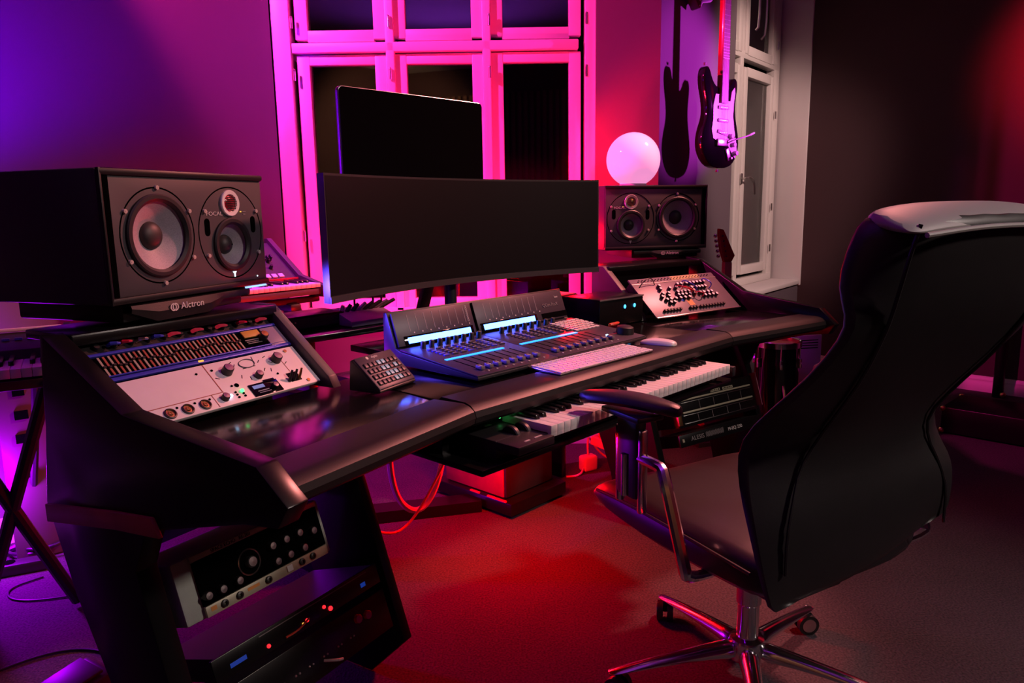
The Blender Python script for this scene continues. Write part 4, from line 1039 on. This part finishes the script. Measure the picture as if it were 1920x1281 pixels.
# ------------------------------------------------------------------ drum and printed card
dr = thing('tom_drum', 'black drum with chrome hoop and amber head under the right wing', 'drum', (1.225, 3.385, .0))
b = B(); b.cyl((0, 0, .17), (0, 0, .53), .098, seg=40); b.obj('shell', M_gtr, dr)
b = B(); b.lathe([(.0945, .5405), (.0001, .5415)], (0, 0, 0), 'Z', 40); b.obj('drum_head', M_head, dr)
b = B(); b.lathe([(.099, .525), (.106, .527), (.106, .552), (.100, .556), (.095, .552), (.095, .541)], (0, 0, 0), 'Z', 48); b.obj('hoop', M_chrome, dr)
for k in range(6):
    a = R(20 + 60 * k); x, y = .104 * math.cos(a), .104 * math.sin(a)
    b = B(); b.box((x, y, .455), (.018, .018, .045), rot=(0, 0, a), bev=.005); b.cyl((x, y, .47), (x, y, .545), .003, seg=8); b.obj('lug', M_chrome, dr)
for k in range(3):
    a = R(30 + 120 * k); x, y = math.cos(a), math.sin(a)
    b = B(); b.tube([(.10 * x, .10 * y, .36), (.125 * x, .125 * y, .30), (.13 * x, .13 * y, .012)], .007, 8); b.obj('leg', M_chrome, dr)
pc = thing('printed_card', 'pale printed card standing behind the drum', 'card', (1.455, 3.63, .0), 10)
b = B(); b.box((0, 0, .42), (.16, .012, .22), bev=.003); b.box((0, .02, .15), (.05, .03, .32)); b.box((0, .02, .01), (.16, .12, .02)); b.obj('board', M_paper, pc)
b = B()
for k in range(4): b.box((.0, -.0066, .505 - k * .013), (.12, .001, .0045))
b.obj('printed_lines', M_hole, pc)
# ------------------------------------------------------------------ under the desk
sb = thing('subwoofer', 'boxy black subwoofer with red lit wooden side under the desk', 'speaker', D(.32, .785, 0), A0)
b = B(); b.box((.15, .17, .20), (.28, .33, .27), bev=.006); b.obj('cabinet', M_wood, sb)
b = B(); b.box((.15, -.002, .20), (.275, .014, .265), bev=.004); b.obj('grille', M_dark, sb)
b = B(); b.box((.15, -.010, .32), (.10, .003, .012)); b.obj('badge', M_dark, sb)
ct = thing('wheeled_platform', 'low black platform carrying the subwoofer under the desk', 'platform', D(.32, .785, 0), A0)
b = B(); b.box((.15, .16, .038), (.33, .44, .05), bev=.004); b.obj('deck', M_blk, ct)
b = B(); b.box((-.012, .02, .0665), (.008, .10, .006)); b.box((-.012, .14, .0665), (.008, .05, .006)); b.obj('edge_mark', M_redc, ct)
for x in (0.02, .28):
    for y in (-.02, .34):
        b = B(); b.cyl((x - .008, y, .012), (x + .008, y, .012), .012, seg=12); b.obj('wheel', M_rub, ct)
pbx = thing('purple_box', 'small glossy box lying on top of the subwoofer', 'box', D(.345, .80, .335), A0 + 2)
b = B(); b.box((.0, .06, .02), (.045, .20, .038), bev=.012, seg=3); b.obj('case', M_wht, pbx)
b = B(); b.prism([(0, 0), (0, .035), (.010, .035), (.010, 0)], 'X', 0, .44)
bd_ = b.obj('floor_board', M_blk); bd_.location = (-.555, 2.655, 0); bd_.rotation_euler = (0, 0, R(14)); bd_.scale = (1, 9, 1.3); tag(bd_, 'long black board lying on the floor beside the subwoofer platform', 'board')
def cable(name, label, m, r, pts, sm=3):
    b = B(); b.tube(pts, r, 8, sm); o = b.obj(name, m); tag(o, label, 'cable'); return o
p1 = D(-.30, .55, .70); p2 = D(-.27, .70, .22); p3 = D(-.10, .62, .70)
cable('hanging_cable', 'thick pale cable looping down under the desk, lit pink', M_pinkc, .010, [D(-.33, .62, .717), D(-.33, .63, .55), D(-.30, .66, .30), D(-.20, .66, .20), D(-.12, .64, .30), D(-.10, .62, .52), D(-.14, .60, .70)])
cable('thin_cable', 'thin red cable sagging beneath the left of the desk', M_redc, .0042, [W(-1, .075, .44, .40), D(-.42, .58, .24), D(-.30, .60, .20), D(-.16, .60, .34), D(-.03, .58, .56), D(.0, .56, .70)])
ad = thing('power_adapter', 'pale power adapter on the floor among cables under the desk', 'adapter', (.335, 3.22, 0), 30)
b = B(); b.box((0, 0, .035), (.075, .055, .07), bev=.012, seg=3); b.obj('case', M_wht, ad)
b = B(); b.tube([(.0, 0, .06), (.01, .02, .12), (.04, .05, .14), (.10, .06, .05), (.16, .02, .005)], .005, 6, 2); b.tube([(-.03, -.01, .02), (-.08, -.05, .004), (-.14, -.03, .004)], .005, 6, 2); b.obj('lead', M_pinkc, ad)
pw = thing('power_strip', 'pale power strip slanting across the cables under the desk', 'power strip', (.47, 3.20, .10), 0)
b = B(); b.box((0, 0, 0), (.27, .05, .04), rot=(0, R(12), R(-35)), bev=.006); b.obj('case', M_wht, pw)
b = B(); b.box((0, 0, -.06), (.03, .03, .10)); b.obj('foot', M_dark, pw)
for k in range(5):
    b = B(); b.tube([(-.08 + k * .035, .05 - k * .022, .03 - k * .008), (-.085 + k * .035, .05 - k * .02, .09), (-.06 + k * .03, .10, .18), (-.02 + k * .02, .16, .30)], .004 + .002 * (k % 2), 6, 2); b.obj('lead', M_pinkc if k % 2 else M_redc, pw)
# ------------------------------------------------------------------ floor clutter at the left
cable('coiled_cable', 'black cables coiled by the left skirting', M_cab2, .006, [(-1.72 + .07 * math.cos(k * .7) + .004 * k, 2.45 + .05 * math.sin(k * .7), .012 + .002 * k) for k in range(22)] , 1)
cable('hanging_leads', 'bundle of dark leads hanging down to the left skirting', M_cab2, .012, [(-1.52, 2.33, .70), (-1.58, 2.38, .45), (-1.68, 2.48, .22), (-1.70, 2.50, .05), (-1.78, 2.44, .012), (-1.95, 2.25, .012)])
cable('floor_cable', 'thin dark cable curling over the purple carpet', M_cab2, .0035, [(-1.62, 1.62, .004), (-1.40, 1.72, .004), (-1.26, 1.86, .004), (-1.12, 1.86, .004), (-1.02, 1.76, .004)])
cable('looped_cable', 'thin cable loop on the carpet behind the left rack', M_cab2, .003, [(-1.55, 2.28, .004), (-1.62, 2.20, .004), (-1.55, 2.12, .004), (-1.40, 2.14, .004), (-1.30, 2.20, .004)])
ps = thing('extension_block', 'long black extension block on the carpet at the left edge', 'power strip', (-1.66, 2.32, 0), 25)
b = B(); b.box((-.12, 0, .02), (.42, .055, .04), bev=.008); b.obj('case', M_dark, ps)
for k in range(4):
    b = B(); b.cyl((-.26 + k * .08, 0, .040), (-.26 + k * .08, 0, .042), .018, seg=16); b.obj('socket', M_hole, ps)
pd = thing('foot_pedal', 'dark wedge pedal on the purple carpet at the bottom left', 'pedal', (-1.09, 1.60, 0), -32)
b = B(); b.prism([(-.10, .0), (-.10, .045), (.10, .075), (.12, .06), (.12, .0)], 'X', -.06, .06, bev=.008); b.obj('case', M_dark, pd)
b = B(); b.box((0, 0, .070), (.10, .17, .008), rot=(R(8), 0, 0), bev=.003); b.obj('treadle', M_rub, pd)
cable('pedal_lead', 'short pale lead beside the wedge pedal', M_pinkc, .011, [(-.985, 1.60, .014), (-.955, 1.66, .014), (-.93, 1.70, .014)], 1)
gc = thing('leaning_panel', 'tall dark panel with holes leaning at the far left wall', 'panel', (-1.64, 2.42, 0), 38)
b = B(); b.box((0, .06, .35), (.14, .02, .70), rot=(R(-8), 0, 0), bev=.004); b.obj('board', mat('mauve board', (.07, .035, .05), .5), gc)
for z, w_ in ((.58, .035), (.50, .04), (.42, .05), (.30, .03)):
    b = B(); b.box((.0, .048 + (z - .35) * .14, z), (w_, .012, .03), rot=(R(-8), 0, 0)); b.obj('cutout', M_hole, gc)
b = B(); b.cyl((-.07, .085, .66), (.09, .06, .67), .022, seg=12); b.obj('roll', M_orange, gc)
# ------------------------------------------------------------------ right side floor
fc = thing('flight_case', 'low black flight case with brass corners by the right wall', 'case', (2.17, 3.68, 0), -45)
b = B(); b.box((.62, .18, .075), (1.22, .34, .13), bev=.005); b.obj('case', M_blk, fc)
for x in (.015, 1.225):
    for y in (.015, .345):
        b = B(); b.sph((x, y, .018), .016, 12, 8); b.obj('corner', M_gold, fc)
        b = B(); b.sph((x, y, .132), .014, 12, 8); b.obj('corner', M_gold, fc)
ap = thing('amplifier_leg', 'slim black stand with brass foot in front of the right skirting', 'stand', (2.93, 4.38, 0), -45)
b = B(); b.cyl((0, 0, .0), (0, 0, 1.0), .03, seg=16); b.obj('post', M_blk, ap)
b = B(); b.sph((0.03, -.02, .02), .018, 12, 8); b.obj('foot', M_gold, ap)

# ------------------------------------------------------------------ light
def lamp(name, kind, loc, col, e, size=.1, to=None, spot=None, blend=.5, sx=None):
    l = bpy.data.lights.new(name, kind); l.color = col; l.energy = e
    if kind in ('POINT', 'SPOT'): l.shadow_soft_size = size
    if kind == 'AREA':
        l.size = size
        if sx: l.shape = 'RECTANGLE'; l.size_y = sx
    if kind == 'SPOT': l.spot_size = R(spot or 60); l.spot_blend = blend
    o = bpy.data.objects.new(name, l); C.objects.link(o); o.location = loc
    if to is not None: o.rotation_euler = (Vector(to) - Vector(loc)).to_track_quat('-Z', 'Y').to_euler()
    return o
# unseen magenta spots added to wash the window: high left, low behind screens
lamp('window_wash_left', 'SPOT', (-1.70, 2.52, 2.72), (1., .022, .34), 560, .05, (-.36, 3.62, 1.60), 58, .4)
lamp('window_wash_right', 'SPOT', (.02, 2.85, .88), (1., .005, .09), 85, .06, (.06, 3.62, 1.55), 88, .5)
lamp('window_fill_low', 'SPOT', (-.36, 2.98, .86), (1., .012, .17), 60, .05, (-.40, 3.62, .72), 110, .5)  # low fill added where the other washes miss the sill
# red lamps behind the right monitor
lamp('red_spot', 'SPOT', (.16, 3.36, 1.30), (1., .001, .004), 70, .04, (.60, 3.62, 1.36), 96, .6)
lamp('red_lamp', 'POINT', (.27, 3.33, 1.02), (1., .001, .006), 12, .04)
# red light under the desk
lamp('red_under_desk', 'POINT', D(.10, .565, .50), (1., .001, .002), 58, .08)
# blue and violet lamps at the left
lamp('blue_lamp', 'SPOT', (-2.12, 1.75, 1.30), (.20, .0, 1.), 820, .08, (-1.95, 2.75, 1.68), 50, 1.)
lamp('magenta_floor_lamp', 'POINT', (-1.74, 2.30, .30), (.42, .0, 1.), 38, .05)

lamp('synth_fill', 'SPOT', (-.85, 2.85, 2.7), (.85, .03, 1.), 200, .06, (-.84, 3.0, .9), 28, .5)  # unseen violet fill added to light the synth keys and shelf
lamp('blue_bar', 'SPOT', W(-1, .03, .60, .975), (.10, .05, 1.), 26, .03, D(-.10, .25, .80), 80, .6)
# purple lamp at the right, beyond the frame
lamp('purple_lamp', 'SPOT', (3.0, 3.60, 1.75), (.80, .05, .88), 520, .04, (1.0, 3.85, 1.75), 28, .8)
# red spot on the right wall
lamp('red_wall_spot', 'SPOT', (2.6, 3.2, 2.4), (1., .015, .05), 430, .1, (3.25, 4.25, 1.98), 50, 1.)
# globe bulb
lamp('globe_bulb', 'POINT', (.540, 3.335, 1.37), (1., .40, .70), .4, .117)
# ceiling spots on desk and chair, plus an added fill on the far window
lamp('ceiling_spot_desk', 'SPOT', (1.8, 3.1, 2.85), (1., .27, .24), 430, .10, (-.10, 2.2, .8), 52, .25)
lamp('far_window_fill', 'SPOT', (2.7, 2.7, 2.7), (1., .62, .56), 270, .10, (1.55, 4.7, 1.5), 46, .5)  # unseen warm fill added for the second window frame
lamp('ceiling_spot_chair', 'SPOT', (3.2, .6, 2.9), (1., .78, .72), 230, .15, (.6, 1.5, .5), 58, .8)
# unseen fills added behind the camera so the panes reflect ceiling and slats
lamp('ceiling_wash', 'SPOT', (-.6, -.4, 1.9), (.42, .05, 1.), 80, .2, (-.6, .3, 3.0), 120, .8)
lamp('slat_fill', 'SPOT', (-1.2, -1.2, 2.7), (1., .55, .25), 260, .1, (-1.6, -3.0, 1.9), 90, .6)
world = bpy.data.worlds.new('night'); bpy.context.scene.world = world; world.use_nodes = True
world.node_tree.nodes['Background'].inputs[0].default_value = (.5, .3, .45, 1); world.node_tree.nodes['Background'].inputs[1].default_value = .002

# ------------------------------------------------------------------ camera
F = 1400.0; TH = math.atan(F / 7840.0); PH = .016
d = Vector((0, math.cos(TH), -math.sin(TH))); u0 = Vector((0, math.sin(TH), math.cos(TH))); r0 = Vector((1, 0, 0))
Rv = r0 * math.cos(PH) - u0 * math.sin(PH); Uv = u0 * math.cos(PH) + r0 * math.sin(PH)
cd = bpy.data.cameras.new('camera'); cd.sensor_width = 36; cd.lens = F / 1920 * 36; cd.clip_start = .02
cam = bpy.data.objects.new('camera', cd); C.objects.link(cam)
cam.matrix_world = Matrix(((Rv.x, Uv.x, -d.x, 0), (Rv.y, Uv.y, -d.y, 0), (Rv.z, Uv.z, -d.z, 1.17), (0, 0, 0, 1)))
bpy.context.scene.camera = cam
vs = bpy.context.scene.view_settings
vs.view_transform = 'Standard'; vs.look = 'None'; vs.exposure = 0.0; vs.gamma = 1.0; vs.use_curve_mapping = False
